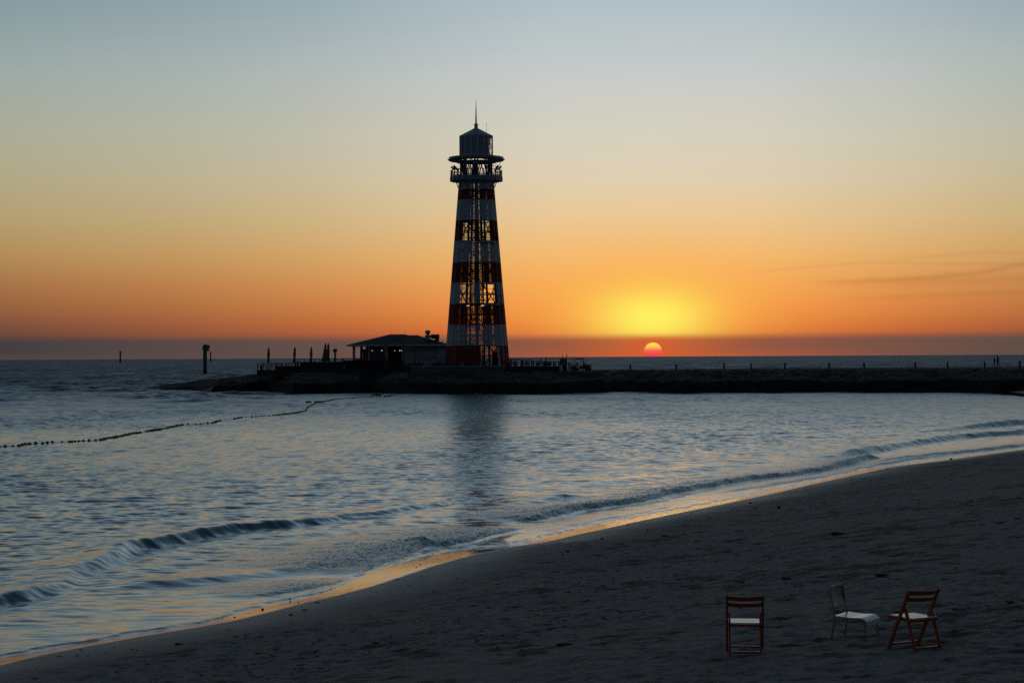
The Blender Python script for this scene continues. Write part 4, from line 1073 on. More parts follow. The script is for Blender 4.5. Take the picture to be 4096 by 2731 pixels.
    b = MB(); b.box(X_(1733, 298.6), X_(1739, 298.6), 298.6, 298.9, Z_(1434, 298.6), Z_(1423, 298.6)); b.box(X_(1732, 298.6), X_(1741, 298.6), 298.55, 298.95, Z_(1423, 298.6), Z_(1421.5, 298.6)); b.build('meter_box', M['tan'], rt, off)
    b = MB(); b.box(X_(1718.5, 297.6), X_(1724, 297.6), 297.5, 297.8, zz - .10, zz - .005); b.build('soffit_lamp', M['black'], rt, off)
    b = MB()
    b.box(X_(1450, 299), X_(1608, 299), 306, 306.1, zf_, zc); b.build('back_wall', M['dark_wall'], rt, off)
    # glazed front in three bays with bars
    for (u0, u1, n) in ((1451.5, 1473, 2), (1479.5, 1546, 4)):
        b = MB(); fm = MB(); x0, x1 = X_(u0, 299), X_(u1, 299); b.box(x0, x1, 299.02, 299.05, zf_, zc - .5)
        for k in range(n + 1): x = x0 + (x1 - x0) * k / n; fm.box(x - .03, x + .03, 298.98, 299.018, zf_, zc)
        for z in (zf_ + .05, zf_ + .9, zc - .5, zc - .05): fm.box(x0, x1, 298.95, 298.978, z - .03, z + .03)
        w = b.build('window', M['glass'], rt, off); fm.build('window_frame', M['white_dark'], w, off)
    b = MB()
    for k in range(9): b.tube([(X_(1442.5 + k * .85, 298.8), 298.8, zc), (X_(1441.5 + k * .95, 298.8), 298.8 + .05 * (k % 2), (zf_ + zc) / 2 + .1), (X_(1441 + k * 1.0, 298.8), 298.8, zf_ + .2)], [.07, .05, .08], 6)
    b.build('curtain', M['curtain'], rt, off)
    b = MB(); b.tube([(X_(1421, 298.3), 298.3, Z_(1389.5, 298.3)), (X_(1432, 298.4), 298.4, Z_(1390, 298.3)), (X_(1443, 298.5), 298.5, Z_(1388.5, 298.3))], .022, 6); b.build('wire', M['steel'], rt, off)
    b = MB(); b.box(X_(1412, 303), X_(1448, 303), 303, 303.3, Z_(1440, 303), Z_(1433.5, 303)); b.build('bench_back', M['curtain'], rt, off)
    for u in (1488.6, 1527, 1579, 1599.3, 1605.8):
        d = 297.7; x, z = xz(u, 1402, d); b = MB(); b.tube([(x, d, zz), (x, d, z + .06)], .008, 5); lp = b.build('pendant_cord', M['black'], rt, off); b = MB(); b.ball((x, d, z), .055 if u in (1527, 1599.3) else .040, 10, 8); b.build('bulb', M['bulb'], lp, off)


build_restaurant()
x0, zt = xz(1613, 1361, 292.5); b = MB(); b.lathe([(.07, 0), (.065, zt - 2.8), (.02, zt - 2.75)], 12); b.lathe([(.14, 0), (.14, .08), (.07, .10)], 12); o = b.build('dark_mast', M['black']); o.location = (x0, 292.5, 2.8); props(o, 'tall plain black mast at the corner of deck and white wall', 'mast')

# ------------------------------------------------------------------ sea marks
def marker(kind, u, vt, vb, d, wpx, label):
    x, zt = xz(u, vt, d); zb = 0.0; k = d / F_PX; w = wpx * k; rt = thing('channel_marker', label, 'sea mark', (x, d, 0)); H = zt; r = w / 2
    if kind == 'green':
        b = MB(); b.lathe([(r, -2), (r, H * .70), (r * .99, H * .705)], 24); b.build('pile', M['green_paint'], rt, smooth=False)
        b = MB(); b.lathe([(r * 1.015, -1.5), (r * 1.015, H * .115)], 24); b.build('waterline_band', M['weed'], rt)
        b = MB(); b.lathe([(r * .99, H * .706), (r * .96, H * .80), (r * .96, H * .86)], 24); b.build('pile_top', M['pale_green'], rt)
        b = MB(); b.lathe([(r * 1.02, H * .695), (r * 1.20, H * .70), (r * 1.20, H * .712), (r * 1.02, H * .716)], 24, closed=True); b.build('collar', M['steel'], rt)
        b = MB(); q = k; Zp = lambda v: P(u, v, d).z; xx = lambda uu: P(uu, vt, d).x - x
        # a leaning cage of boards
        b.hexa([(xx(811), -1.0, Zp(1398)), (xx(835), -1.0, Zp(1403)), (xx(835), 1.0, Zp(1403)), (xx(811), 1.0, Zp(1398)), (xx(817), -1.0, Zp(1378.5)), (xx(838), -1.0, Zp(1381)), (xx(838), 1.0, Zp(1381)), (xx(817), 1.0, Zp(1378.5))])
        tm = b.build('topmark_box', M['green_paint'], rt); b = MB()
        for (ua, va, ub, vb_) in ((811, 1398, 817, 1378), (817, 1378, 838, 1381), (838, 1381, 835, 1403), (830, 1403, 835, 1403)): b.bar((xx(ua), -1.05, Zp(va)), (xx(ub), -1.05, Zp(vb_)), .14)
        b.build('topmark_frame', M['steel'], tm); b = MB(); b.lathe([(.10, Zp(1380)), (.10, Zp(1377.5)), (.14, Zp(1377)), (.10, Zp(1375)), (0, Zp(1374.5))], 10, c=(xx(822), 0)); b.build('lantern', M['black'], tm)
    else:
        pm = M['marker_red'] if kind == 'red' else M['pale_green']
        b = MB(); b.lathe([(r, -2), (r, H * .62)], 20); b.build('pile', pm, rt); b = MB(); b.lathe([(r * .97, H * .621), (r * .93, H * .80)], 20); b.build('pile_top', pm, rt)
        Zp = lambda v: P(u, v, d).z
        if kind == 'red':
            z0, z1 = H * .78, H * .90
            b = MB(); b.box(-r * 1.4, -r * .8, -.6, .6, z0, z1); b.box(-r * .1, r * 1.5, -.6, .6, z0, z1); b.box(-r * 1.3, r * 1.6, -.7, .7, z0 - .2, z0); tm = b.build('topmark_panel', pm, rt)
        else:
            z0, z1 = Zp(1408), Zp(1395)
            b = MB(); s = 7.3 * k; b.box(-s, s, -1, 1, z0, z1); tm = b.build('topmark_box', M['green_paint'], rt); b = MB(); b.box(-s - .12, -s - .003, -1.1, 1.1, z0 - .05, z1 + .15); b.box(s + .003, s + .12, -1.1, 1.1, z0 - .05, z1 + .15); b.build('topmark_frame', M['steel'], tm)
        b = MB(); b.lathe([(.4 * k, z1), (.3 * k, z1 + (H - z1) * .25), (.3 * k, z1 + (H - z1) * .5), (1.2 * k, H - 2.8 * k), (1.2 * k, H - .6 * k), (0, H)], 12); b.build('lantern', M['black'], tm)


marker('green', 820, 1374.5, 1497, 640, 16.2, 'thick green steel pile marker with a leaning box on top in the sea')
marker('red', 481, 1399, 1453, 2380, 6.4, 'slim dark red marker standing alone far out at the horizon')
marker('red', 842.5, 1402.5, 1444, 3300, 5.2, 'slim red marker far out just beside the thick green one')
marker('pale', 1340.5, 1383, 1470, 1100, 9.0, 'pale blue-green marker with a square box seen behind the deck')

# ------------------------------------------------------------------ bollards, joggers, cart on the headland
for i, (u, vt, vb) in enumerate([(2521, 1458, 1485), (2705, 1454, 1483), (2896.5, 1455, 1480), (3004.5, 1450, 1477), (3140, 1449, 1477), (3316.5, 1447, 1476), (3456.5, 1447.5, 1476), (3661.5, 1446, 1475), (3791, 1446.5, 1475), (3939, 1444, 1473), (4079, 1442, 1470)]):
    d = float(front_d(np.array([float(u)]))[0]) + 17; x, z = xz(u, vb, d); k = d / F_PX; h = (vb - vt) * k
    if i == 0:
        rt = thing('mooring_post', 'dark timber post with a rope sleeve on the edge of the rock path', 'post', (x, d, z - .05), 0, 'posts along the rock path'); b = MB(); b.lathe([(.13, -.2), (.12, .92), (.14, .93), (.14, 1.0), (.09, 1.03), (0, 1.035)], 12); b.build('shaft', M['post'], rt)
        b = MB(); b.lathe([(.125, .70), (.155, .71), (.155, .76), (.125, .77)], 12, closed=True); b.tube([(-.22, 0, .735), (.22, 0, .735)], .022, 6); b.build('rope_sleeve', M['rope'], rt); first = rt
    else:
        r2 = dup(first, (x, d, z - .05), rz=random.uniform(-.5, .5))


def skin_mesh(name, chains, mt, parent, lvl=1):
    vs = []; es = []; rs = []; idx = {}
    for ch in chains:
        prev = None
        for (p, r) in ch:
            key = tuple(round(c, 4) for c in p)
            if key not in idx: idx[key] = len(vs); vs.append(p); rs.append(r)
            i = idx[key]
            if prev is not None and prev != i: es.append((prev, i))
            prev = i
    me = bpy.data.meshes.new(name); me.from_pydata(vs, es, []); me.materials.append(mt); o = bpy.data.objects.new(name, me); COL.objects.link(o); o.parent = parent
    o.modifiers.new('skin', 'SKIN').use_smooth_shade = True
    if not me.skin_vertices: me.attributes.new('skin', 'FLOAT', 'POINT')
    sv = me.skin_vertices[0].data
    for i, r in enumerate(rs): sv[i].radius = (r, r); sv[i].use_root = (i == 0)
    s = o.modifiers.new('sub', 'SUBSURF'); s.levels = lvl; s.render_levels = lvl
    return o


def jogger(u, v, d, h, label, pose, top, legs):
    """Runs towards -x; the pose gives joints in units of the height: x forward is negative."""
    x, z = xz(u, v, d); rt = thing('person', label, 'person', (x, d, z)); q = lambda p: (p[0] * h, p[1] * h, p[2] * h)
    J = {k: q(p) for k, p in pose.items()}; S = h / 1.75
    rr = dict(pelvis=.125, waist=.115, chest=.135, neck=.055, skull=.085, crown=.075, face=.08)
    body = [[(J['pelvis'], .115 * S), (J['waist'], .11 * S), (J['chest'], .135 * S), (J['neck'], .055 * S), (J['jaw'], .062 * S), (J['head'], .092 * S), (J['crown'], .06 * S)],
            [(J['jaw'], .062 * S), (J['nose'], .028 * S)]]
    for s in ('l', 'r'):
        body.append([(J['chest'], .135 * S), (J['sh_' + s], .062 * S), (J['el_' + s], .042 * S), (J['wr_' + s], .028 * S), (J['pa_' + s], .034 * S)])
        w, p = Vector(J['wr_' + s]), Vector(J['pa_' + s]); dr = (p - w).normalized(); sd = dr.cross(Vector((0, 1, 0.3))).normalized()
        for k, (o_, l_) in enumerate(((-.026, .062), (-.009, .074), (.009, .070), (.026, .054))):
            a = p + sd * o_ * S; m_ = a + dr * l_ * .55 * S; e = m_ + (dr * .7 + Vector((0, 0, -.7))).normalized() * l_ * .45 * S; body.append([(J['pa_' + s], .034 * S), (tuple(a), .009 * S), (tuple(m_), .009 * S), (tuple(e), .007 * S)])
        t = w.lerp(p, .5) + sd * .035 * S; body.append([(J['wr_' + s], .028 * S), (tuple(t), .011 * S), (tuple(t + dr * .045 * S + sd * .012 * S), .009 * S)])
        body.append([(J['pelvis'], .115 * S), (J['hip_' + s], .085 * S), (J['kn_' + s], .055 * S), (J['an_' + s], .036 * S), (J['he_' + s], .04 * S), (J['to_' + s], .028 * S)])
    skin_mesh('body', body, M['skin'], rt)
    skin_mesh('shirt', [[(J['pelvis'], .128 * S), (J['waist'], .126 * S), (J['chest'], .150 * S)]] + [[(J['chest'], .150 * S), (J['sh_' + s], .075 * S), (tuple(Vector(J['sh_' + s]).lerp(Vector(J['el_' + s]), .7)), .056 * S)] for s in 'lr'], top, rt)
    skin_mesh('shorts', [[(J['waist'], .122 * S), (J['pelvis'], .134 * S)]] + [[(J['pelvis'], .134 * S), (J['hip_' + s], .100 * S), (tuple(Vector(J['hip_' + s]).lerp(Vector(J['kn_' + s]), .75)), .076 * S)] for s in 'lr'], legs, rt)
    b = MB(); hd = Vector(J['head']); b.ball((hd.x + .014 * S, hd.y, hd.z + .012 * S), .104 * S, 14, 9, (1, .88, .98)); b.build('hair', M['hair'], rt, smooth=True)
    b = MB()
    for s in ('l', 'r'):
        he, to = Vector(J['he_' + s]), Vector(J['to_' + s]); b.bar(he + Vector((.03 * S, 0, -.012 * S)), to + (to - he).normalized() * .03 * S + Vector((0, 0, -.012 * S)), .085 * S, .075 * S)
    b.build('shoes', M['cloth_dark'], rt)


poseA = dict(pelvis=(0, 0, .52), waist=(0, 0, .60), chest=(-.01, 0, .74), neck=(-.02, 0, .84), jaw=(-.028, 0, .875), head=(-.025, 0, .925), crown=(-.018, 0, .965), nose=(-.075, 0, .90),
             sh_l=(-.01, .11, .79), el_l=(.09, .14, .66), wr_l=(.19, .10, .615), pa_l=(.235, .09, .60), sh_r=(-.01, -.11, .79), el_r=(-.10, -.15, .70), wr_r=(-.07, -.13, .80), pa_r=(-.06, -.12, .85),
             hip_l=(0, .055, .49), kn_l=(-.05, .055, .28), an_l=(.02, .055, .06), he_l=(.03, .055, .03), to_l=(-.07, .055, .02), hip_r=(0, -.055, .49), kn_r=(-.07, -.055, .29), an_r=(.05, -.055, .12), he_r=(.07, -.055, .09), to_r=(.0, -.055, .05))
poseB = dict(pelvis=(.01, 0, .52), waist=(0, 0, .60), chest=(-.005, 0, .74), neck=(-.03, 0, .84), jaw=(-.045, 0, .875), head=(-.045, 0, .925), crown=(-.036, 0, .965), nose=(-.095, 0, .90),
             sh_l=(-.01, .11, .79), el_l=(.07, .15, .66), wr_l=(.02, .15, .58), pa_l=(-.02, .14, .56), sh_r=(0, -.11, .79), el_r=(.085, -.13, .67), wr_r=(-.03, -.14, .62), pa_r=(-.075, -.14, .625),
             hip_l=(.01, .055, .49), kn_l=(-.045, .055, .27), an_l=(-.03, .055, .05), he_l=(-.01, .055, .03), to_l=(-.11, .055, .02), hip_r=(.01, -.055, .49), kn_r=(.01, -.055, .28), an_r=(.20, -.055, .165), he_r=(.235, -.055, .16), to_r=(.225, -.055, .06))
jogger(3978, 1472, 283, 1.72, 'shorter dark-clad jogger reaching a hand back to the other runner', poseA, M['cloth_dark'], M['cloth_navy'])
jogger(3992, 1472, 283, 1.96, 'taller jogger in dark shirt and shorts with one leg kicked back', poseB, M['cloth_navy'], M['cloth_dark'])


def build_cart():
    d = 284.3; x, z = xz(2327, 1483.5, d); rt = thing('utility_cart', 'small open utility cart with a roof canopy and cargo bed parked on the rocks', 'cart', (x, d, z), R(180 - 16))
    # built facing +x, 3.0 m long, wheels on the ground
    b = MB(); b.box(-1.05, .95, -.55, .55, .34, .48); b.box(-.30, .55, -.55, .55, .30, .36); b.build('chassis', M['black'], rt, bevel=.01)
    b = MB(); prof = [(.62, .45), (.62, 1.02), (.95, .98), (1.34, .80), (1.42, .62), (1.36, .48)]; n = len(prof)
    vs = [(px_, -.52, pz) for px_, pz in prof] + [(px_, .52, pz) for px_, pz in prof]; b.add(vs, [tuple(range(n))[::-1], tuple(range(n, 2 * n))] + [(i, (i + 1) % n, n + (i + 1) % n, n + i) for i in range(n)]); hood = b.build('hood', M['cart_blue'], rt, bevel=.03)
    for y in (-.34, .34):
        b = MB(); b.ball((1.37, y, .70), .075, 12, 8, (.5, 1, 1)); b.build('headlight', M['lens'], hood, smooth=True)
    for xx in (.96, -.92):
        for y in (-.58, .58):
            b = MB(); b.lathe([(.12, -.12), (.29, -.12), (.34, -.08), (.34, .08), (.29, .12), (.12, .12)], 24, closed=True); b.v = [(xx + p[0], y + p[2], .34 + p[1]) for p in b.v]; w = b.build('wheel', M['tyre'], rt)
            b = MB(); b.lathe([(.0, -.08), (.125, -.09), (.125, .09), (0, .08)], 16); b.v = [(xx + p[0], y + p[2], .34 + p[1]) for p in b.v]; b.build('rim', M['grey_steel'], w)
            b = MB(); b.lathe([(.38, -.15), (.42, -.15), (.42, .15), (.38, .15)], 12, closed=True, a0=95, a1=265); b.v = [(xx + p[0], y + p[2], .36 + p[1]) for p in b.v]; b.build('mudguard', M['cart_blue'] if xx > 0 else M['black'], rt)
    b = MB(); b.box(.58, .66, -.5, .5, .45, 1.06); b.build('dashboard', M['black'], rt); b = MB(); b.box(.665, .80, -.46, .46, 1.0, 1.22); b.build('windscreen_panel', M['tan'], rt)
    b = MB(); b.lathe([(.17, -.012), (.20, -.012), (.20, .012), (.17, .012)], 20, closed=True); b.v = [(.48 + p[2] * .8 + p[1] * .45, .24 + p[0], 1.10 + p[1] * .85) for p in b.v]; b.bar((.50, .24, 1.08), (.60, .24, .95), .04); b.build('steering_wheel', M['black'], rt)
    b = MB(); b.box(-.35, .18, -.52, .52, .48, .74); b.hexa([(-.36, -.52, .74), (-.22, -.52, .74), (-.22, .52, .74), (-.36, .52, .74), (-.46, -.52, 1.22), (-.36, -.52, 1.22), (-.36, .52, 1.22), (-.46, .52, 1.22)]); b.build('seat', M['black'], rt, bevel=.03)
    b = MB(); b.hexa([(-.62, -.6, 1.74), (1.02, -.6, 1.68), (1.02, .6, 1.68), (-.62, .6, 1.74), (-.55, -.54, 1.84), (.95, -.54, 1.76), (.95, .54, 1.76), (-.55, .54, 1.84)]); b.build('canopy', M['black'], rt, bevel=.02)
    for y in (-.52, .52):
        for pa, pb in (((.72, y, 1.0), (.90, y, 1.70)), ((-.48, y, .5), (-.50, y, 1.74)), ((.2, y, .5), (.15, y, 1.72))):
            b = MB(); b.tube([pa, pb], .025, 8); b.build('canopy_post', M['steel'], rt)
    b = MB(); b.box(-1.45, -.52, -.58, .58, .66, .70); b.box(-1.45, -.52, -.58, -.54, .70, .96); b.box(-1.45, -.52, .54, .58, .70, .96); b.box(-1.45, -1.41, -.535, .535, .70, .96); b.box(-.56, -.52, -.535, .535, .70, 1.0); b.build('cargo_bed', M['grey_steel'], rt)
    b = MB(); b.box(-.30, .10, -.57, -.553, .36, .62); b.build('side_panel', M['cart_blue'], rt)


build_cart()

# ------------------------------------------------------------------ line of floats
def build_floats():
    path = [(-12, 1789), (0, 1787), (33, 1785), (60, 1784), (84, 1782), (111, 1776), (141, 1774), (165, 1773), (210, 1770), (243, 1769), (273, 1769), (313, 1765), (338, 1763), (363, 1762), (400, 1760), (430, 1754), (447, 1751), (470, 1747), (500, 1741), (530, 1734), (567, 1729), (620, 1721), (660, 1714), (708, 1704), (740, 1698), (790, 1697), (815, 1695), (850, 1692), (868, 1686),
            (884, 1682), (936, 1676), (968, 1670), (1016, 1668), (1050, 1664.5), (1104, 1661), (1152, 1656), (1189, 1651), (1223, 1644), (1226, 1634), (1235, 1626), (1260, 1616), (1288, 1608), (1342, 1597), (1393, 1594), (1444, 1590), (1498, 1588), (1536, 1587), (1549, 1585), (1580, 1580), (1614, 1578)]
    w = [G(u, v, 0.03) for u, v in path]; acc = [0]
    for a, c in zip(w[:-1], w[1:]): acc.append(acc[-1] + (c - a).length)
    at = lambda t: Vector([np.interp(t, acc, [p[i] for p in w]) for i in range(3)])
    b = MB(); n = 420; b.tube([at(acc[-1] * k / n) + Vector((0.03 * math.sin(k * 1.7), 0, 0.02 + .02 * math.sin(k * .9))) for k in range(n + 1)], .015, 5); o = b.build('float_rope', M['rope']); props(o, 'long thin dark rope threading the yellow floats across the lagoon', 'rope')
    proto = MB(); proto.ball((0, 0, 0), .100, 14, 10, (1, 1, .92)); first = proto.build('yellow_float', M['float_yellow'], smooth=True); t = 0.15; k = 0; r_ = random.Random(3)
    gaps = [(885, 932), (1062, 1070), (1267, 1284), (1515, 1531)]
    col = MB(); made = 0
    while t < acc[-1] and made < 270:
        p = at(t); ok = True; u_ = np.interp(t, acc, [q[0] for q in path])
        for a, c in gaps: ok &= not (a < u_ < c)
        if ok:
            o = first if made == 0 else first.copy()
            if made: COL.objects.link(o)
            o.location = (p.x, p.y, .055 + r_.uniform(-.03, .02)); s = r_.uniform(.9, 1.15); o.scale = (s, s, s * r_.uniform(.9, 1.05)); o.rotation_euler = (r_.uniform(-.3, .3), r_.uniform(-.3, .3), r_.uniform(0, 6))
            props(o, 'round yellow float on the rope across the lagoon', 'float', 'yellow floats along the rope'); made += 1
        t += r_.uniform(.38, .62) if p.y < 150 else r_.uniform(.5, .9); 
        if r_.random() < .03: t += r_.uniform(.6, 1.6)
    for (u, v, n, lab) in ((1251, 1609.5, 9, 'drifting clump of yellow floats lying just beyond the bend of the rope'), (1503, 1582, 12, 'tangled heap of yellow floats bunched up near the rocks'), (1912, 1575.5, 6, 'small bunch of yellow floats at the foot of the rocks below the lighthouse')):
        c = G(u, v, .05); rt = thing('float_cluster', lab, 'floats', (c.x, c.y, 0)); b = MB()
        for q in range(n):
            px_, py_ = (r_.uniform(-.6, .6), r_.uniform(-.5, .5)) if n != 9 else (-.7 + 1.5 * q / n + (.4 if q > 2 else 0), r_.uniform(-.3, .3) + q * .2)
            b = MB(); b.ball((px_, py_, .08 + (r_.uniform(0, .35) if n == 12 else 0)), .15, 10, 7); b.build('float', M['float_yellow'], rt, smooth=True)
    return made


build_floats()

# ------------------------------------------------------------------ chairs on the sand
def solve(u, v):
    z = 1.2
    for _ in range(8): p = G(u, v, z); z = sand_at(p.x, p.y)
    p.z = z; return p


def folding_chair(u, v, rz, label):
    p = solve(u, v); rt = thing('folding_chair', label, 'chair', (p.x, p.y, p.z), rz, 'red folding chairs'); cr = M['chair_red']; W = .215
    line = lambda z: -.19 + .40 * (1 - z / .70)
    for s in (-1, 1):
        b = MB(); b.bar((s * W, line(0), -.03), (s * W, line(.70), .70), .026, .045, up=(0, 1, 0)); b.build('front_leg', cr, rt, bevel=.005)
        b = MB(); b.bar((s * (W - .03), line(.47) - .02, .47), (s * (W - .03), -.27, -.03), .024, .042, up=(0, 1, 0)); b.build('rear_leg', cr, rt, bevel=.005)
    def curved(z0, z1, nm):
        b = MB(); n = 10; y = lambda t, z: line(z) - .012 - .085 * (1 - (2 * t - 1) ** 2)
        for k in range(n):
            a, c = k / n, (k + 1) / n; x0, x1 = -W + .013 + (2 * W - .026) * a, -W + .013 + (2 * W - .026) * c
            b.hexa([(x0, y(a, z0), z0), (x1, y(c, z0), z0), (x1, y(c, z0) + .016, z0), (x0, y(a, z0) + .016, z0), (x0, y(a, z1), z1), (x1, y(c, z1), z1), (x1, y(c, z1) + .016, z1), (x0, y(a, z1) + .016, z1)])
        b.build(nm, cr, rt)
    curved(.640, .695, 'back_slat'); curved(.560, .612, 'back_slat')
    b = MB(); zs = .355
    for k in range(9): y0 = -.185 + .405 * k / 9; b.box(-.175, .175, y0 + .004, y0 + .041, zs, zs + .016)
    b.build('seat', M['seat_white'], rt, bevel=.003)
    b = MB()
    for s in (-1, 1): b.box(s * .188 - .012, s * .188 + .012, -.20, .235, zs - .03, zs + .012)
    b.box(-.176, .176, -.21, -.186, zs - .03, zs - .004); b.box(-.176, .176, .222, .24, zs - .03, zs + .006); b.build('seat_frame', cr, rt)
    b = MB(); b.bar((-W + .04, -.262, .03), (W - .04, -.262, .03), .030, .022); b.build('rear_stretcher', cr, rt); b = MB(); b.bar((-W + .013, line(.03) + .0, .03), (W - .013, line(.03), .03), .026, .02); b.build('front_stretcher', cr, rt)
    b = MB()
    for s in (-1, 1): b.bar((s * (W - .03), line(.47) - .02, .47), (s * (W + .02), line(.47) - .02, .47), .02)
    b.build('hinge_pin', M['steel'], rt)


folding_chair(2980, 2604, R(-6), 'red folding chair seen straight from behind, standing apart on the sand')
folding_chair(3656, 2587, R(27), 'red folding chair turned at an angle, close beside the white chair')


def white_chair(u, v, rz):
    p = solve(u, v); p.z -= .175; rt = thing('stacking_chair', 'white chair with a solid rounded back and thin pale legs between red chairs', 'chair', (p.x, p.y, p.z), rz); W = .215
    for s in (-1, 1):
        b = MB(); b.tube([(s * (W + .015), -.27, -.03), (s * W, -.19, .42), (s * W, -.21, .52), (s * (W - .01), -.25, .785)], .012, 8); b.build('rear_leg', M['cream_shaded'], rt, smooth=True)
        b = MB(); b.tube([(s * (W + .01), .22, -.03), (s * W, .20, .38), (s * W, .16, .425), (s * W, -.19, .425)], .012, 8); b.build('front_leg', M['cream_shaded'], rt, smooth=True)
    b = MB(); n = 12; prof = []
    for k in range(n + 1):
        t = k / n; y = -.20 + .43 * t; z = .447 - .05 * max(0, (t - .78) / .22) ** 2 * 1.0 + .006 * math.cos(t * 6); prof.append((y, z))
    for (y0, z0), (y1, z1) in zip(prof[:-1], prof[1:]): b.hexa([(-W - .01, y0, z0 - .018), (W + .01, y0, z0 - .018), (W + .01, y1, z1 - .018), (-W - .01, y1, z1 - .018), (-W - .01, y0, z0), (W + .01, y0, z0), (W + .01, y1, z1), (-W - .01, y1, z1)])
    b.box(-W + .01, W - .01, prof[-1][0] - .012, prof[-1][0], prof[-1][1] - .06, prof[-1][1] - .019); b.build('seat', M['chair_white'], rt, smooth=False)
    b = MB(); rows = []
    for k in range(13):
        t = k / 12; z = .535 + .275 * t; y = -.212 - .052 * t - .02 * math.sin(t * 3.1); w = (W - .004) * (1 if t < .8 else math.sqrt(max(.0, 1 - ((t - .8) / .23) ** 2)) * .25 + .75)
        rows.append([(-w + 2 * w * j / 8, y - .025 * (1 - (2 * j / 8 - 1) ** 2), z) for j in range(9)])
    vs = [q for r_ in rows for q in r_]; nb = len(vs); vs += [(a, c + .014, e) for a, c, e in vs]; fs = []
    for i in range(12):
        for j in range(8):
            a = i * 9 + j; fs.append((a, a + 1, a + 10, a + 9)); fs.append((nb + a + 9, nb + a + 10, nb + a + 1, nb + a))
    for i in range(12): fs += [(i * 9, i * 9 + 9, nb + i * 9 + 9, nb + i * 9), (i * 9 + 8, nb + i * 9 + 8, nb + i * 9 + 17, i * 9 + 17)]
    for j in range(8): fs += [(j, nb + j, nb + j + 1, j + 1), (108 + j, 109 + j, nb + 109 + j, nb + 108 + j)]
    b.add(vs, fs); b.build('backrest', M['cream_shaded'], rt, smooth=True)  # the back's shade is in this darker cream; the seat stays white


white_chair(3424, 2546, R(-121))

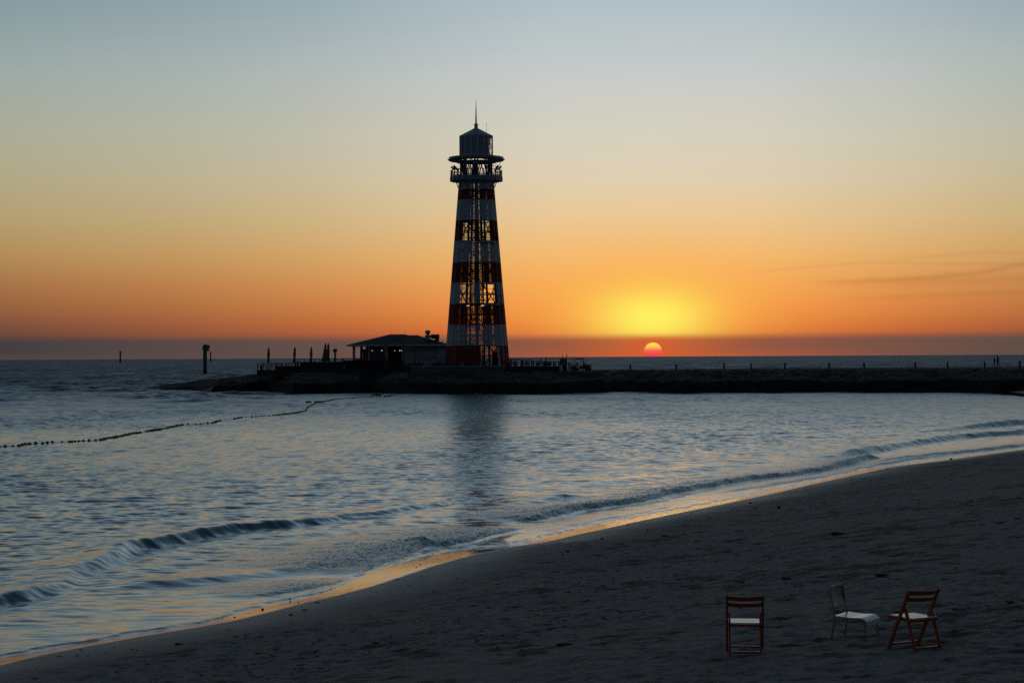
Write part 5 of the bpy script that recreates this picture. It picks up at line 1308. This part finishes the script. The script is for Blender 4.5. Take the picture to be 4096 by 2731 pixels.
# ------------------------------------------------------------------ small things on the beach
def beach_bits():
    r_ = random.Random(9); b = MB()
    for k in range(1500):
        y = 26 + 70 * r_.random() ** 1.6; x = r_.uniform(-.3, .3) * y
        s, _, _ = seg_dist(np.array([x]), np.array([y]), DRY_EDGE)
        if s[0] < .3 or s[0] > 17: continue
        if fbm(np.array([x * .18 + 40]), np.array([y * .18]), 3)[0] < -.1 + .02 * r_.random() * 10 and r_.random() < .8: continue
        z = sand_at(x, y); L = r_.uniform(.015, .05) * (1.5 if r_.random() < .1 else 1); a = r_.gauss(-.4, .7); c, s_ = math.cos(a), math.sin(a); m_ = 5; pts = []
        for q in range(m_): t = q / (m_ - 1) - .5; pts.append((x + c * t * L * 2 + r_.uniform(-.01, .01), y + s_ * t * L * 2 + r_.uniform(-.01, .01), z + .012 + r_.uniform(0, .02)))
        b.tube(pts, [.004, L * .16, L * .2, L * .14, .003], 5)
    o = b.build('seaweed_litter', M['debris']); props(o, kind='stuff', label='dark scraps of dry seaweed strewn over the trodden sand')
    stones = [(663, 1375, .11, 'rounded dark stone lying on the wet sand strip'), (1158, 1330, 0, ''), (590, 1413, .05, ''), (900, 1452, 0, '')]
    pts = [(1159, 2398 / OV, .10), (1193, 2411 / OV, .06), (1050, 2437 / OV, .10), (938, 2467 / OV, .06), (1666, 2268 / OV, .06), (1680, 2258 / OV, .07), (1587, 2317 / OV, .08), (1164, 2460 / OV, .12), (2410, 2153 / OV, .13), (2270, 2206 / OV, .14), (2250, 2217 / OV, .07), (1640, 2345 / OV, .05), (2560, 2085 / OV, .05),
           (3002, 2012 / OV, .16), (3022, 2033 / OV, .14), (2932, 2037 / OV, .12), (2950, 2039 / OV, .10), (3115, 2030 / OV, .20), (3408, 1916 / OV, .08), (3415, 1930 / OV, .10), (3485, 1922 / OV, .10), (3804, 1836 / OV, .24), (3720, 1850 / OV, .12), (3552, 1875 / OV, .12), (3906, 1828 / OV, .1), (2610, 2118 / OV, .08), (2730, 2100 / OV, .1)]
    for i, (u, v, s) in enumerate(pts):
        p = solve(u, v * OV); b = MB(); q = random.Random(i); s *= .36; b.ball((0, 0, 0), s, 10, 7, (1, .75, .6), wob=lambda: q.uniform(.82, 1.1)); o = b.build('beach_stone', M['stone'], smooth=True); o.location = (p.x, p.y, max(p.z, .0) + s * .25); o.rotation_euler = (0, 0, q.uniform(0, 6))
        props(o, 'small dark stone lying on the sand near the water line', 'stone', 'small stones near the water line')
    for (u, v, s, lab, m_) in ((3347, 2137, .20, 'dark lump of driftwood high on the trodden beach', 'debris'), (3527, 2303, .16, 'dark lump half buried in the sand above the white chair', 'debris'), (4071, 2072, .13, 'pale scrap of litter on the dark upper beach', 'tan'), (2660, 2143, .12, 'dark flat scrap lying on the smooth sand below the orange strip', 'debris'), (3146, 2315, .14, 'dark sliver lying behind the two pale-seated chairs', 'debris'), (2255, 2582, .16, 'blackened stick end lying on the lower beach', 'debris')):
        p = solve(u, v); b = MB(); q = random.Random(int(u)); s *= .6; b.ball((0, 0, 0), s, 10, 7, (1.3, .7, .3), wob=lambda: q.uniform(.7, 1.15)); b.ball((s * .9, s * .2, -.02), s * .5, 8, 6, (1, .7, .5), wob=lambda: q.uniform(.7, 1.15)); o = b.build('beach_litter', M[m_], smooth=True); o.location = (p.x, p.y, p.z + s * .15); props(o, lab, 'litter')


beach_bits()


def spray(u, v, d, w, h, n, label, lean=0.4):
    """Water thrown up where a wave meets the rock: a cloud of small drops."""
    p = P(u, v, d); r_ = random.Random(int(u)); b = MB()
    for k in range(n):
        t = r_.random() ** .8; x = (t - .5) * w; top = h * (t ** 1.6) * r_.random() ** .9; q = Vector((x + r_.gauss(0, .12), r_.gauss(0, .35), top + .02)); s = r_.uniform(.012, .045) * (1.4 - top / h * .7)
        a = [q + Vector((r_.uniform(-1, 1), r_.uniform(-1, 1), r_.uniform(-1, 1))) * s * 1.6 for _ in range(4)]; b.add(a, [(0, 1, 2), (0, 2, 3), (0, 3, 1), (1, 3, 2)])
    o = b.build('wave_spray', M['foam']); o.location = (p.x, d, 0); props(o, label, kind='stuff')


spray(826, 1567, 297.5, 3.2, 1.25, 5200, 'white spray of a wave breaking in the notch of the rocks')
spray(588, 1560, 333, 4.6, .9, 4200, 'white spray of a wave breaking on the tip of the headland')
spray(1062, 1568, 303, 4.5, .45, 2600, 'thin white wash along the foot of the rocks')
